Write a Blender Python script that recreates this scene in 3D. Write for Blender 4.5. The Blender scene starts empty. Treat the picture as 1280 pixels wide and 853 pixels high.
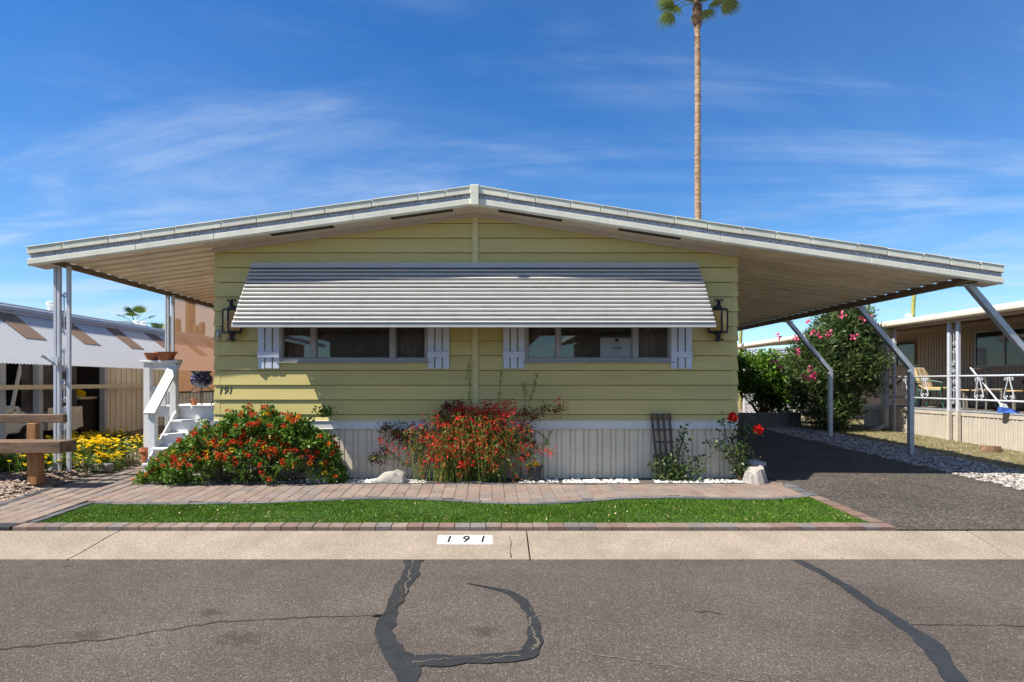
import bpy, math, random
import numpy as np
from mathutils import Vector, Matrix
random.seed(7); RNG = np.random.default_rng(7)
S = bpy.context.scene
COL = S.collection
PI = math.pi
# ------------------------------------------------------------------ camera
cam = bpy.data.cameras.new('camera'); camo = bpy.data.objects.new('camera', cam); COL.objects.link(camo)
camo.location = (0, 0, 1.35); camo.rotation_euler = (PI/2, 0, 0)
cam.sensor_width = 36; cam.lens = 21.375; cam.shift_x = 0.0234; cam.shift_y = 0.0402
cam.clip_start = .05; cam.clip_end = 3000
S.camera = camo
# ------------------------------------------------------------------ light
SUN = Vector((-2.72, -1.0, 3.9)).normalized()
EL = math.asin(SUN.z); ROT = math.atan2(SUN.x, SUN.y)
sl = bpy.data.lights.new('sun', 'SUN'); sl.energy = 5.0; sl.angle = math.radians(.53); sl.color = (1, .955, .87)
so = bpy.data.objects.new('sun', sl); COL.objects.link(so); so.location = (-20, -10, 30)
so.rotation_euler = (-SUN).to_track_quat('-Z', 'Y').to_euler()
w = bpy.data.worlds.new('World'); S.world = w; w.use_nodes = True
nt = w.node_tree; nt.nodes.clear()
def nd(t, typ, **kw):
    n = t.nodes.new(typ)
    for k, v in kw.items():
        if k.startswith('_'): n.inputs[k[1:].replace('_', ' ')].default_value = v
        else: setattr(n, k, v)
    return n
sky = nd(nt, 'ShaderNodeTexSky', sky_type='NISHITA', sun_disc=False, sun_elevation=EL, sun_rotation=ROT,
         air_density=1.0, dust_density=.05, ozone_density=1.8, altitude=350)
tc = nd(nt, 'ShaderNodeTexCoord'); sx = nd(nt, 'ShaderNodeSeparateXYZ'); nt.links.new(tc.outputs['Generated'], sx.inputs[0])
def mth(t, op, a, b=None, c=None, clamp=False):
    n = t.nodes.new('ShaderNodeMath'); n.operation = op; n.use_clamp = clamp
    for i, v in enumerate((a, b, c)):
        if v is None: continue
        if isinstance(v, (int, float)): n.inputs[i].default_value = v
        else: t.links.new(v, n.inputs[i])
    return n.outputs[0]
zz = mth(nt, 'ADD', mth(nt, 'MAXIMUM', sx.outputs[2], 0), .12)
cx = mth(nt, 'DIVIDE', sx.outputs[0], zz); cy = mth(nt, 'DIVIDE', sx.outputs[1], zz)
def cloud(scx, scy, rot, lo, hi, detail=7, dist=1.2, off=0.):
    cb = nd(nt, 'ShaderNodeCombineXYZ'); nt.links.new(cx, cb.inputs[0]); nt.links.new(cy, cb.inputs[1])
    mp = nd(nt, 'ShaderNodeMapping'); nt.links.new(cb.outputs[0], mp.inputs[0])
    mp.inputs['Rotation'].default_value = (0, 0, rot); mp.inputs['Scale'].default_value = (scx, scy, 1); mp.inputs['Location'].default_value = (off, off*.7, off)
    no = nd(nt, 'ShaderNodeTexNoise', _Scale=1.0, _Detail=detail, _Roughness=.62, _Distortion=dist); nt.links.new(mp.outputs[0], no.inputs['Vector'])
    mr = nd(nt, 'ShaderNodeMapRange', _From_Min=lo, _From_Max=hi); mr.interpolation_type = 'SMOOTHSTEP'
    nt.links.new(no.outputs[0], mr.inputs[0]); return mr.outputs[0]
c1 = cloud(.36, 1.25, .42, .40, .74, off=5.1, dist=1.6)
c2 = cloud(.20, .42, -.1, .34, .70, off=4.2, dist=.4)
cl = mth(nt, 'ADD', mth(nt, 'MULTIPLY', mth(nt, 'MULTIPLY', c1, c2), .95), mth(nt, 'MULTIPLY', c2, .15), clamp=True)
hs = nd(nt, 'ShaderNodeHueSaturation', _Saturation=1.36, _Value=1.25, _Hue=.505); nt.links.new(sky.outputs[0], hs.inputs['Color'])
mx = nd(nt, 'ShaderNodeMixRGB'); nt.links.new(cl, mx.inputs[0]); tn = nd(nt, 'ShaderNodeMixRGB', blend_type='MULTIPLY'); tn.inputs[0].default_value = 1; tn.inputs[2].default_value = (.80, 1.0, 1.10, 1); nt.links.new(hs.outputs[0], tn.inputs[1]); nt.links.new(tn.outputs[0], mx.inputs[1]); mx.inputs[2].default_value = (6.2, 7.2, 8.8, 1)
bg = nd(nt, 'ShaderNodeBackground', _Strength=.065); nt.links.new(mx.outputs[0], bg.inputs[0])
wo = nd(nt, 'ShaderNodeOutputWorld'); nt.links.new(bg.outputs[0], wo.inputs[0])
vs = S.view_settings; vs.view_transform = 'Standard'; vs.look = 'None'; vs.gamma = 1; vs.exposure = 0.9
S.render.engine = 'CYCLES'; S.cycles.max_bounces = 8; S.cycles.transparent_max_bounces = 16
try: S.cycles.use_denoising = True
except Exception: pass

# ------------------------------------------------------------------ helpers
F = 760.0
def W(px, py, D):                       # a measured point of the photograph at its real distance D -> metres
    return Vector(((px-610)/F*D, D, 1.35+(478-py)/F*D))
def smooth(t):
    t = min(1., max(0., t)); return t*t*(3-2*t)
def g(x, y):                            # height of the natural ground
    z = .03*(min(y, 16.)-8.54) if y > 5.87 else -.085
    return z + .14*smooth((-5.55-x)/.4)*smooth((y-6.3)/1.8)*(1-smooth((y-8.8)/3))

class MB:
    def __init__(s): s.v = []; s.f = []
    def add(s, vs, fs):
        b = len(s.v); s.v += [tuple(p) for p in vs]; s.f += [tuple(i+b for i in f) for f in fs]; return s
    def box(s, x0, y0, z0, x1, y1, z1):
        x0, x1 = min(x0, x1), max(x0, x1); y0, y1 = min(y0, y1), max(y0, y1); z0, z1 = min(z0, z1), max(z0, z1)
        return s.add([(x0,y0,z0),(x1,y0,z0),(x1,y1,z0),(x0,y1,z0),(x0,y0,z1),(x1,y0,z1),(x1,y1,z1),(x0,y1,z1)],
                     [(0,3,2,1),(4,5,6,7),(0,1,5,4),(1,2,6,5),(2,3,7,6),(3,0,4,7)])
    def hexa(s, a, b):                  # a: 4 points, b: 4 matching points
        return s.add(list(a)+list(b), [(0,3,2,1),(4,5,6,7),(0,1,5,4),(1,2,6,5),(2,3,7,6),(3,0,4,7)])
    def prism(s, poly, d):
        n = len(poly); d = Vector(d); P = [Vector(p) for p in poly]
        return s.add(P+[p+d for p in P], [tuple(range(n))[::-1], tuple(range(n, 2*n))]+[(i, (i+1) % n, (i+1) % n+n, i+n) for i in range(n)])
    def beam(s, p, q, w, h, up=(0,0,1)): # a bar of w x h between two points
        p, q = Vector(p), Vector(q); d = (q-p).normalized(); sd = d.cross(Vector(up))
        if sd.length < 1e-4: sd = d.cross(Vector((0,1,0)))
        sd.normalize(); u = sd.cross(d).normalized(); sd *= w/2; u *= h/2
        return s.hexa([p-sd-u, p+sd-u, p+sd+u, p-sd+u], [q-sd-u, q+sd-u, q+sd+u, q-sd+u])
    def tube(s, pts, r, n=8, ph=0., cap=True):
        P = [Vector(p) for p in pts]; m = len(P); R = r if isinstance(r, (list, tuple)) else [r]*m
        t0 = (P[1]-P[0]).normalized(); a = Vector((0,0,1)) if abs(t0.z) < .9 else Vector((0,1,0))
        u = t0.cross(a).normalized(); vs = []
        for i in range(m):
            t = (P[min(i+1, m-1)]-P[max(i-1, 0)]).normalized()
            u = (u-t*u.dot(t)).normalized(); v = t.cross(u)
            k = 1.
            if 0 < i < m-1:
                c = (P[i]-P[i-1]).normalized().dot(t); k = 1/max(.6, c)
            for j in range(n):
                an = ph+2*PI*j/n; vs.append(P[i]+(u*math.cos(an)+v*math.sin(an))*R[i]*(k if n == 4 else 1))
        fs = [(i*n+j, i*n+(j+1) % n, (i+1)*n+(j+1) % n, (i+1)*n+j) for i in range(m-1) for j in range(n)]
        if cap: fs += [tuple(range(n))[::-1], tuple(range((m-1)*n, m*n))]
        return s.add(vs, fs)
    def lathe(s, prof, c=(0,0,0), n=20, sx=1., sy=1.):
        m = len(prof); vs = [(c[0]+r*math.cos(2*PI*j/n)*sx, c[1]+r*math.sin(2*PI*j/n)*sy, c[2]+z) for r, z in prof for j in range(n)]
        fs = [(i*n+j, i*n+(j+1) % n, (i+1)*n+(j+1) % n, (i+1)*n+j) for i in range(m-1) for j in range(n)]
        fs += [tuple(range(n))[::-1], tuple(range((m-1)*n, m*n))]
        return s.add(vs, fs)
    def sheet(s, nu, nv, fn):           # surface from fn(i/nu, j/nv)
        b = len(s.v)
        for i in range(nu+1):
            for j in range(nv+1): s.v.append(tuple(fn(i/nu, j/nv)))
        for i in range(nu):
            for j in range(nv):
                k = b+i*(nv+1)+j; s.f.append((k, k+nv+1, k+nv+2, k+1))
        return s
    def mesh(s, name):
        me = bpy.data.meshes.new(name); me.from_pydata(s.v, [], s.f); me.update(); return me
    def build(s, name, mt, parent=None, smooth_=False, bevel=0, seg=1):
        me = s.mesh(name); return link(name, me, mt, parent, smooth_, bevel, seg)
def wloc(o):
    v = Vector()
    while o is not None:
        v += o.location + (o.matrix_parent_inverse.to_translation() if o.parent else Vector()); o = o.parent
    return v
def setpar(o, parent):                  # child keeps its coordinates in metres of the place
    o.parent = parent; o.matrix_parent_inverse = Matrix.Translation(-wloc(parent))
def link(name, me, mt, parent=None, smooth_=False, bevel=0, seg=1, color=None):
    o = bpy.data.objects.new(name, me); COL.objects.link(o)
    if mt is not None and not me.materials: me.materials.append(mt)
    if smooth_: me.shade_smooth()
    if parent is not None: setpar(o, parent)
    if bevel:
        b = o.modifiers.new('edge', 'BEVEL'); b.width = bevel; b.segments = seg; b.limit_method = 'ANGLE'; b.angle_limit = math.radians(40)
    if color: o.color = (*color, 1)
    return o
def thing(name, label, cat, loc=(0,0,0), group=None):
    o = bpy.data.objects.new(name, None); COL.objects.link(o); o.location = loc; o.empty_display_size = .2
    o['label'] = label; o['category'] = cat
    if group: o['group'] = group
    return o
def struct(o, kind='structure', label=None, cat=None):
    o['kind'] = kind
    if label: o['label'] = label
    if cat: o['category'] = cat
    return o
def tag(o, label, cat, group=None):
    o['label'] = label; o['category'] = cat
    if group: o['group'] = group
    return o
def dup(o, parent, loc=None, color=None):
    c = o.copy(); COL.objects.link(c); setpar(c, parent)
    if loc is not None: c.location = loc
    if color: c.color = (*color, 1)
    return c
def npmesh(name, V, Q, mt, parent=None, smooth_=False):
    me = bpy.data.meshes.new(name); V = np.asarray(V, np.float32); Q = np.asarray(Q, np.int32)
    k = Q.shape[1]
    me.vertices.add(len(V)); me.vertices.foreach_set('co', V.ravel())
    me.loops.add(Q.size); me.loops.foreach_set('vertex_index', Q.ravel())
    me.polygons.add(len(Q)); me.polygons.foreach_set('loop_start', np.arange(0, Q.size, k, dtype=np.int32))
    me.update(calc_edges=True); me.validate()
    return link(name, me, mt, parent, smooth_)
def unit(a): return a/np.maximum(1e-9, np.linalg.norm(a, axis=-1, keepdims=True))
def leaf_mesh(P, size, aspect=.5, up=.35, out=None, jit=.35, axis=None):
    """folded four-point leaves at points P; returns verts, quads"""
    n = len(P); P = np.asarray(P); r = unit(RNG.normal(size=(n, 3)))
    ax = r if out is None else unit(out+r*.9)
    if axis is not None: ax = unit(axis+r*.25)
    ax = unit(ax+np.array([0, 0, up])*(1 if axis is None else 0)); sd = unit(np.cross(ax, RNG.normal(size=(n, 3))))
    nn = np.cross(ax, sd); L = (size*(1+jit*RNG.uniform(-1, 1, n)))[:, None]; Wd = L*aspect*.5
    a = P; t = P+ax*L; m = P+ax*L*.45
    l = m+sd*Wd+nn*Wd*.35; rr = m-sd*Wd+nn*Wd*.35
    V = np.stack([a, l, t, rr], 1).reshape(-1, 3); Q = np.arange(4*n).reshape(n, 4)
    return V, Q
def stones(n, xy, size, zf, flat=.6, sub=None):
    base = np.array([(1,0,0),(-1,0,0),(0,1,0),(0,-1,0),(0,0,1),(0,0,-1),(.65,.65,.5),(-.65,.65,.5),(-.65,-.65,.5),(.65,-.65,.5)], float)
    tri = np.array([(6,4,0),(0,9,4) ,(6,2,4),(2,7,4),(7,1,4),(1,8,4),(8,3,4),(3,9,4),(0,6,2),(9,0,3),(7,2,1),(8,1,3),(0,2,5),(2,1,5),(1,3,5),(3,0,5)])
    tri = np.where(np.array([[False]*3]), tri, tri)
    sc = size*(.6+.8*RNG.random((n, 1, 1)))*np.concatenate([.8+.5*RNG.random((n,1,2)), flat*(.7+.6*RNG.random((n,1,1)))], 2)
    v = base[None]*(1+.25*RNG.normal(size=(n, 10, 1)))*sc
    a = RNG.random(n)*2*PI; c, s_ = np.cos(a)[:, None], np.sin(a)[:, None]
    vx = v[..., 0]*c-v[..., 1]*s_; vy = v[..., 0]*s_+v[..., 1]*c
    z = np.array([zf(x, y) for x, y in xy])[:, None]
    V = np.stack([vx+xy[:, :1], vy+xy[:, 1:2], v[..., 2]+z+size*.25], 2).reshape(-1, 3)
    Q = (tri[None]+10*np.arange(n)[:, None, None]).reshape(-1, 3)
    return V, Q
# ------------------------------------------------------------------ materials
def mat(name, col, rough=.6, var=.08, scale=6, bump=0., bscale=80, metal=0., objcol=False, spec=.4, col2=None, stretch=(1,1,1), lo=.35, hi=.65, fine=.05, fscale=90, dirt=0., dirtcol=(.12,.10,.08)):
    m = bpy.data.materials.new(name); m.use_nodes = True; t = m.node_tree; p = t.nodes['Principled BSDF']
    p.inputs['Roughness'].default_value = rough; p.inputs['Metallic'].default_value = metal; p.inputs['Specular IOR Level'].default_value = spec
    ge = nd(t, 'ShaderNodeNewGeometry'); mp = nd(t, 'ShaderNodeMapping'); mp.inputs['Scale'].default_value = stretch
    t.links.new(ge.outputs['Position'], mp.inputs[0])
    def noise(sc, det=5):
        n = nd(t, 'ShaderNodeTexNoise', _Scale=sc, _Detail=det, _Roughness=.6); t.links.new(mp.outputs[0], n.inputs['Vector']); return n
    n1 = noise(scale); mr = nd(t, 'ShaderNodeMapRange', _From_Min=lo, _From_Max=hi); t.links.new(n1.outputs[0], mr.inputs[0])
    c2 = col2 or tuple(c*(1+var) for c in col); c1 = col if col2 else tuple(c*(1-var) for c in col)
    mx = nd(t, 'ShaderNodeMixRGB'); mx.inputs[1].default_value = (*c1, 1); mx.inputs[2].default_value = (*c2, 1); t.links.new(mr.outputs[0], mx.inputs[0])
    out = mx.outputs[0]
    if fine:
        n2 = noise(fscale, 3); mr2 = nd(t, 'ShaderNodeMapRange', _From_Min=.3, _From_Max=.7, _To_Min=1-fine*2, _To_Max=1+fine*2); t.links.new(n2.outputs[0], mr2.inputs[0])
        mu = nd(t, 'ShaderNodeMixRGB', blend_type='MULTIPLY'); mu.inputs[0].default_value = 1; t.links.new(out, mu.inputs[1]); t.links.new(mr2.outputs[0], mu.inputs[2]); out = mu.outputs[0]
    if objcol:
        oi = nd(t, 'ShaderNodeObjectInfo'); mu = nd(t, 'ShaderNodeMixRGB', blend_type='MULTIPLY'); mu.inputs[0].default_value = 1
        t.links.new(out, mu.inputs[1]); t.links.new(oi.outputs['Color'], mu.inputs[2]); out = mu.outputs[0]
    if dirt:
        n3 = noise(2.3, 8); mr3 = nd(t, 'ShaderNodeMapRange', _From_Min=.5, _From_Max=.75, _To_Max=dirt); t.links.new(n3.outputs[0], mr3.inputs[0])
        md = nd(t, 'ShaderNodeMixRGB'); md.inputs[2].default_value = (*dirtcol, 1); t.links.new(mr3.outputs[0], md.inputs[0]); t.links.new(out, md.inputs[1]); out = md.outputs[0]
    t.links.new(out, p.inputs['Base Color'])
    if bump:
        n4 = noise(bscale, 4); bp = nd(t, 'ShaderNodeBump', _Strength=bump, _Distance=.01); t.links.new(n4.outputs[0], bp.inputs['Height']); t.links.new(bp.outputs[0], p.inputs['Normal'])
    return m
def aggregate(name, cols, scale, tint=1., rough=.9, bump=.5, stain=.25, fil=0.):
    m = bpy.data.materials.new(name); m.use_nodes = True; t = m.node_tree; p = t.nodes['Principled BSDF']; p.inputs['Roughness'].default_value = rough; p.inputs['Specular IOR Level'].default_value = .25
    ge = nd(t, 'ShaderNodeNewGeometry'); vo = nd(t, 'ShaderNodeTexVoronoi', _Scale=scale); t.links.new(ge.outputs['Position'], vo.inputs['Vector'])
    sp = nd(t, 'ShaderNodeSeparateColor'); t.links.new(vo.outputs['Color'], sp.inputs[0])
    cr = nd(t, 'ShaderNodeValToRGB'); cr.color_ramp.interpolation = 'CONSTANT'; e = cr.color_ramp.elements
    while len(e) < len(cols): e.new(.5)
    for i, (ps, c) in enumerate(cols): e[i].position = ps; e[i].color = (*c, 1)
    t.links.new(sp.outputs[0], cr.inputs[0])
    n1 = nd(t, 'ShaderNodeTexNoise', _Scale=.9, _Detail=8, _Roughness=.65); t.links.new(ge.outputs['Position'], n1.inputs['Vector'])
    mr = nd(t, 'ShaderNodeMapRange', _From_Min=.3, _From_Max=.7, _To_Min=tint*(1-stain), _To_Max=tint*(1+stain)); t.links.new(n1.outputs[0], mr.inputs[0])
    mu = nd(t, 'ShaderNodeMixRGB', blend_type='MULTIPLY'); mu.inputs[0].default_value = 1; t.links.new(cr.outputs[0], mu.inputs[1]); t.links.new(mr.outputs[0], mu.inputs[2])
    t.links.new(mu.outputs[0], p.inputs['Base Color'])
    bp = nd(t, 'ShaderNodeBump', _Strength=bump, _Distance=.006); t.links.new(vo.outputs['Distance'], bp.inputs['Height']); bp.invert = True; t.links.new(bp.outputs[0], p.inputs['Normal'])
    return m
def leafmat(name, a, b, scale=14, trans=.35, rough=.45, spec=.4):
    m = bpy.data.materials.new(name); m.use_nodes = True; t = m.node_tree; p = t.nodes['Principled BSDF']; out = t.nodes['Material Output']
    p.inputs['Roughness'].default_value = rough; p.inputs['Specular IOR Level'].default_value = spec
    ge = nd(t, 'ShaderNodeNewGeometry'); n = nd(t, 'ShaderNodeTexNoise', _Scale=scale, _Detail=3); t.links.new(ge.outputs['Position'], n.inputs['Vector'])
    n2 = nd(t, 'ShaderNodeTexWhiteNoise'); t.links.new(ge.outputs['Random Per Island'], n2.inputs['Vector'])
    ad = mth(t, 'ADD', mth(t, 'MULTIPLY', n.outputs[0], .9), mth(t, 'MULTIPLY', ge.outputs['Random Per Island'], .7))
    mr = nd(t, 'ShaderNodeMapRange', _From_Min=.4, _From_Max=1.2); t.links.new(ad, mr.inputs[0])
    mx = nd(t, 'ShaderNodeMixRGB'); mx.inputs[1].default_value = (*a, 1); mx.inputs[2].default_value = (*b, 1); t.links.new(mr.outputs[0], mx.inputs[0])
    t.links.new(mx.outputs[0], p.inputs['Base Color'])
    tr = nd(t, 'ShaderNodeBsdfTranslucent'); t.links.new(mx.outputs[0], tr.inputs[0])
    ms = nd(t, 'ShaderNodeMixShader'); ms.inputs[0].default_value = trans; t.links.new(p.outputs[0], ms.inputs[1]); t.links.new(tr.outputs[0], ms.inputs[2]); t.links.new(ms.outputs[0], out.inputs[0])
    return m
def glassmat(name, tint=(.90,.92,.92)):
    m = bpy.data.materials.new(name); m.use_nodes = True; t = m.node_tree; out = t.nodes['Material Output']; t.nodes.remove(t.nodes['Principled BSDF'])
    a = nd(t, 'ShaderNodeBsdfTransparent'); a.inputs[0].default_value = (*tint, 1); b = nd(t, 'ShaderNodeBsdfGlossy', _Roughness=.015); b.inputs[0].default_value = (.9,.92,.95,1)
    fr = nd(t, 'ShaderNodeFresnel', _IOR=1.5); k = mth(t, 'MULTIPLY', fr.outputs[0], 1.25)
    ms = nd(t, 'ShaderNodeMixShader'); t.links.new(k, ms.inputs[0]); t.links.new(a.outputs[0], ms.inputs[1]); t.links.new(b.outputs[0], ms.inputs[2]); t.links.new(ms.outputs[0], out.inputs[0])
    return m
M = {}
M['siding'] = mat('yellow_siding_paint', (.555,.455,.165), .55, .06, 3, bump=.12, bscale=25, stretch=(.25,1,3), objcol=True, fine=.02, dirt=.10, dirtcol=(.35,.29,.14))
M['batten'] = mat('pale_yellow_trim', (.60,.52,.24), .55, .04)
M['skirt'] = mat('skirting_metal_paint', (.70,.62,.475), .5, .05, 4, objcol=True, dirt=.2, dirtcol=(.36,.31,.24))
M['skirt_trim'] = mat('skirting_trim_paint', (.66,.645,.60), .45, .04, 4)
M['fascia'] = mat('cream_fascia_metal', (.68,.66,.535), .5, .07, 5, objcol=True, dirt=.35, dirtcol=(.42,.38,.28), fine=.03)
M['insul'] = mat('weathered_panel_ends', (.50,.53,.60), .8, .4, 40, bump=.8, bscale=60, fine=.25, fscale=120)
M['soffit'] = mat('soffit_paint', (.50,.43,.36), .6, .06)
M['carport'] = mat('carport_ceiling_paint', (.80,.72,.585), .5, .08, 3, objcol=True, dirt=.3, dirtcol=(.46,.36,.24))
M['beam'] = mat('brown_beam', (.16,.12,.09), .6, .1)
M['roofing'] = mat('roof_coating', (.68,.67,.63), .8, .05)
M['post'] = mat('grey_white_post_paint', (.47,.49,.525), .4, .05)
M['steel'] = mat('galvanised_steel', (.40,.43,.47), .45, .12, 12, metal=.35)
M['iron'] = mat('black_iron', (.012,.012,.013), .45, .2)
M['amber'] = mat('amber_glass', (.40,.24,.05), .15, .2, 9)
M['shutter'] = mat('pale_blue_shutter_paint', (.56,.60,.70), .5, .05, 5)
M['alu'] = mat('window_aluminium', (.33,.32,.31), .45, .08, metal=.2)
M['awning'] = mat('awning_aluminium_paint', (.49,.475,.45), .38, .04, 5, dirt=.12, dirtcol=(.45,.44,.42))
M['glass'] = glassmat('window_glass')
M['curtain'] = mat('brown_curtain', (.25,.19,.14), .9, .3, 5, stretch=(6,1,.4))
M['blind'] = mat('tan_blind', (.20,.165,.125), .7, .1)
M['black'] = mat('black_plastic', (.012,.012,.013), .45, .1)
M['paper'] = mat('white_sign_board', (.80,.81,.80), .5, .02)
M['ink'] = mat('black_ink', (.02,.02,.025), .7, .02)
M['greyink'] = mat('grey_ink', (.22,.22,.23), .7, .02)
M['white'] = mat('white_paint', (.66,.665,.665), .5, .03, 6, dirt=.15, dirtcol=(.5,.46,.4))
M['terra'] = mat('terracotta', (.40,.14,.06), .8, .15, 14, bump=.15)
M['concrete'] = mat('kerb_concrete', (.272,.218,.165), .9, .12, 2.2, bump=.7, bscale=110, fine=.2, fscale=85, dirt=.6, dirtcol=(.20,.155,.112))
M['paintwhite'] = mat('painted_white_plate', (.75,.75,.74), .6, .03, dirt=.15, dirtcol=(.5,.45,.38))
M['paver'] = mat('concrete_paver', (.375,.355,.345), .9, .12, 14, bump=.45, bscale=150, objcol=True, fine=.1, fscale=140, dirt=.25, dirtcol=(.15,.12,.095))
M['joint'] = mat('joint_sand', (.10,.078,.06), .95, .2, 20)
M['road'] = aggregate('road_asphalt', [(0,(.122,.099,.084)),(.35,(.160,.130,.108)),(.66,(.198,.16,.13)),(.86,(.25,.203,.165)),(.965,(.34,.30,.26))], 125, .49, stain=.24)
M['drive'] = aggregate('driveway_asphalt', [(0,(.075,.066,.058)),(.4,(.12,.103,.085)),(.7,(.17,.14,.11)),(.9,(.25,.20,.15))], 55, .53, stain=.25)
M['tar'] = mat('crack_sealant', (.024,.0255,.027), .5, .18, 9, bump=.3, bscale=60, fine=.12)
M['crack'] = mat('crack_dirt', (.030,.026,.022), .95, .3, 30)
M['crack_sand'] = mat('sand_filled_crack', (.105,.088,.068), .95, .3, 30)
M['soil'] = mat('desert_soil', (.19,.14,.10), .95, .2, 5, bump=.5, bscale=60, fine=.15, fscale=60)
M['pinkgravel'] = aggregate('pink_gravel', [(0,(.16,.115,.09)),(.25,(.36,.25,.18)),(.55,(.46,.33,.25)),(.8,(.55,.42,.33))], 38, .62, bump=1, stain=.12)
M['pinkstone'] = mat('pink_stone', (.24,.165,.12), .9, .3, 30, col2=(.38,.29,.225))
M['whitestone'] = mat('white_stone', (.62,.57,.50), .85, .2, 30, col2=(.76,.73,.68))
M['gravelstone'] = mat('gravel_stone', (.25,.21,.18), .85, .25, 30, col2=(.48,.45,.41))
M['rock'] = mat('quartz_boulder', (.33,.295,.26), .85, .2, 9, bump=.9, bscale=26, dirt=.5, dirtcol=(.30,.215,.16), fine=.1)
M['whitegravel'] = aggregate('white_gravel', [(0,(.13,.09,.07)),(.5,(.22,.165,.13)),(.66,(.38,.34,.31)),(.85,(.50,.47,.45))], 24, 1, bump=1, stain=.25)
M['drylawn'] = aggregate('dry_lawn_soil', [(0,(.17,.15,.06)),(.35,(.30,.25,.12)),(.65,(.42,.35,.20)),(.85,(.52,.45,.30))], 30, .55, bump=1, stain=.3)
M['turf'] = mat('turf_backing', (.028,.062,.010), .95, .3, 30)
M['blade'] = leafmat('turf_blade', (.034,.10,.007), (.135,.24,.018), 5, .3, .5, .2)
M['litter'] = leafmat('dry_leaf', (.26,.17,.07), (.50,.38,.19), 30, .1)
M['litter_dark'] = leafmat('dark_leaf_scrap', (.05,.035,.02), (.26,.17,.08), 30, .1)
M['lantana'] = leafmat('lantana_leaf', (.042,.105,.012), (.185,.31,.040), 9, .35)
M['stem'] = mat('brown_stem', (.13,.085,.05), .9, .25, 30)
M['greenstem'] = leafmat('green_stem', (.065,.115,.012), (.25,.29,.05), 10, .25)
M['red'] = leafmat('red_petal', (.55,.030,.012), (.72,.07,.02), 20, .3, .6, .2)
M['orange'] = leafmat('orange_petal', (.70,.10,.015), (.80,.22,.02), 20, .3, .6, .2)
M['yellow'] = leafmat('yellow_petal', (.82,.52,.012), (.90,.68,.03), 20, .3, .6, .2)
M['coral'] = leafmat('coral_petal', (.60,.014,.014), (.82,.045,.035), 20, .35, .6, .2)
M['maroon'] = leafmat('maroon_seed_head', (.065,.012,.014), (.17,.025,.025), 20, .1, .7, .2)
M['pink'] = leafmat('pink_petal', (.62,.05,.16), (.80,.13,.27), 20, .3, .6, .2)
M['rose'] = leafmat('rose_leaf', (.030,.060,.016), (.10,.16,.040), 12, .3)
M['oleander'] = leafmat('oleander_leaf', (.020,.048,.012), (.15,.21,.06), 6, .3)
M['citrus'] = leafmat('glossy_bush_leaf', (.045,.11,.012), (.20,.34,.04), 6, .35)
M['daisy'] = leafmat('daisy_foliage', (.06,.13,.03), (.16,.27,.06), 10, .35)
M['frond'] = leafmat('palm_frond', (.045,.085,.018), (.14,.20,.05), 3, .3)
M['trunk'] = mat('palm_trunk', (.16,.095,.052), .9, .4, 3.5, bump=.8, bscale=16, stretch=(1,1,4), col2=(.42,.28,.17))
M['skirtfrond'] = mat('dead_frond_base', (.10,.055,.03), .9, .4, 14, bump=.8, bscale=40)
M['lumber'] = mat('weathered_lumber', (.085,.050,.028), .8, .3, 6, bump=.35, bscale=30, stretch=(.35,2,2.5), col2=(.20,.125,.075), fine=.12, fscale=50)
M['lumberpost'] = mat('stained_post', (.20,.085,.026), .8, .3, 6, bump=.35, bscale=30, stretch=(3,3,.3), col2=(.36,.17,.06), fine=.12, fscale=50)
M['trellis'] = mat('grey_trellis_wood', (.115,.085,.07), .9, .3, 20)
M['planter'] = mat('grey_planter', (.36,.36,.37), .6, .06)
M['nursery'] = mat('black_nursery_pot', (.030,.034,.042), .4, .3, 20)
M['tan'] = mat('tan_metal_siding', (.46,.335,.235), .55, .06, 3, dirt=.15)
M['tanlight'] = mat('beige_panel_paint', (.45,.40,.33), .55, .06, 4, dirt=.25, dirtcol=(.28,.22,.165))
M['gutter_cream'] = mat('cream_gutter', (.70,.60,.47), .45, .04)
M['gutter_grey'] = mat('grey_gutter', (.40,.43,.46), .45, .05)
M['browntrim'] = mat('brown_soffit', (.22,.155,.105), .7, .1)
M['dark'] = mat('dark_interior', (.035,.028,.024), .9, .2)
M['darkglass'] = mat('dark_window_glass', (.02,.02,.02), .06, .05, spec=.6)
M['whitesheet'] = mat('white_corrugated_sheet', (.70,.72,.745), .45, .03, 3)
t_ = M['whitesheet'].node_tree; tl_ = nd(t_, 'ShaderNodeBsdfTranslucent'); tl_.inputs[0].default_value = (.88,.84,.74,1); ms_ = nd(t_, 'ShaderNodeMixShader'); ms_.inputs[0].default_value = .42; t_.links.new(t_.nodes['Principled BSDF'].outputs[0], ms_.inputs[1]); t_.links.new(tl_.outputs[0], ms_.inputs[2]); t_.links.new(ms_.outputs[0], t_.nodes['Material Output'].inputs[0])
M['brownsheet'] = mat('brown_corrugated_sheet', (.20,.125,.085), .6, .08)
M['beigesheet'] = mat('beige_wall_sheet', (.86,.77,.59), .55, .06, 3, objcol=True)
M['railbeige'] = mat('beige_rail', (.68,.58,.40), .5, .05)
M['rubber'] = mat('tyre_rubber', (.015,.015,.016), .8, .1)
M['cartbody'] = mat('cart_body', (.80,.78,.72), .35, .04)
M['cover'] = mat('canvas_cover', (.80,.74,.62), .9, .15, 4)
M['darkcloth'] = mat('dark_cloth', (.11,.10,.10), .95, .3, 3)
M['greenmetal'] = mat('green_metal', (.03,.10,.075), .45, .1)
M['cushion'] = mat('tan_cushion', (.48,.34,.17), .9, .08)
M['cushion2'] = mat('cream_cushion_stripe', (.66,.56,.37), .9, .06)
M['patio'] = mat('patio_metal', (.20,.18,.16), .5, .1)
M['tabletop'] = mat('tan_table_top', (.55,.36,.18), .5, .1)
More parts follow.
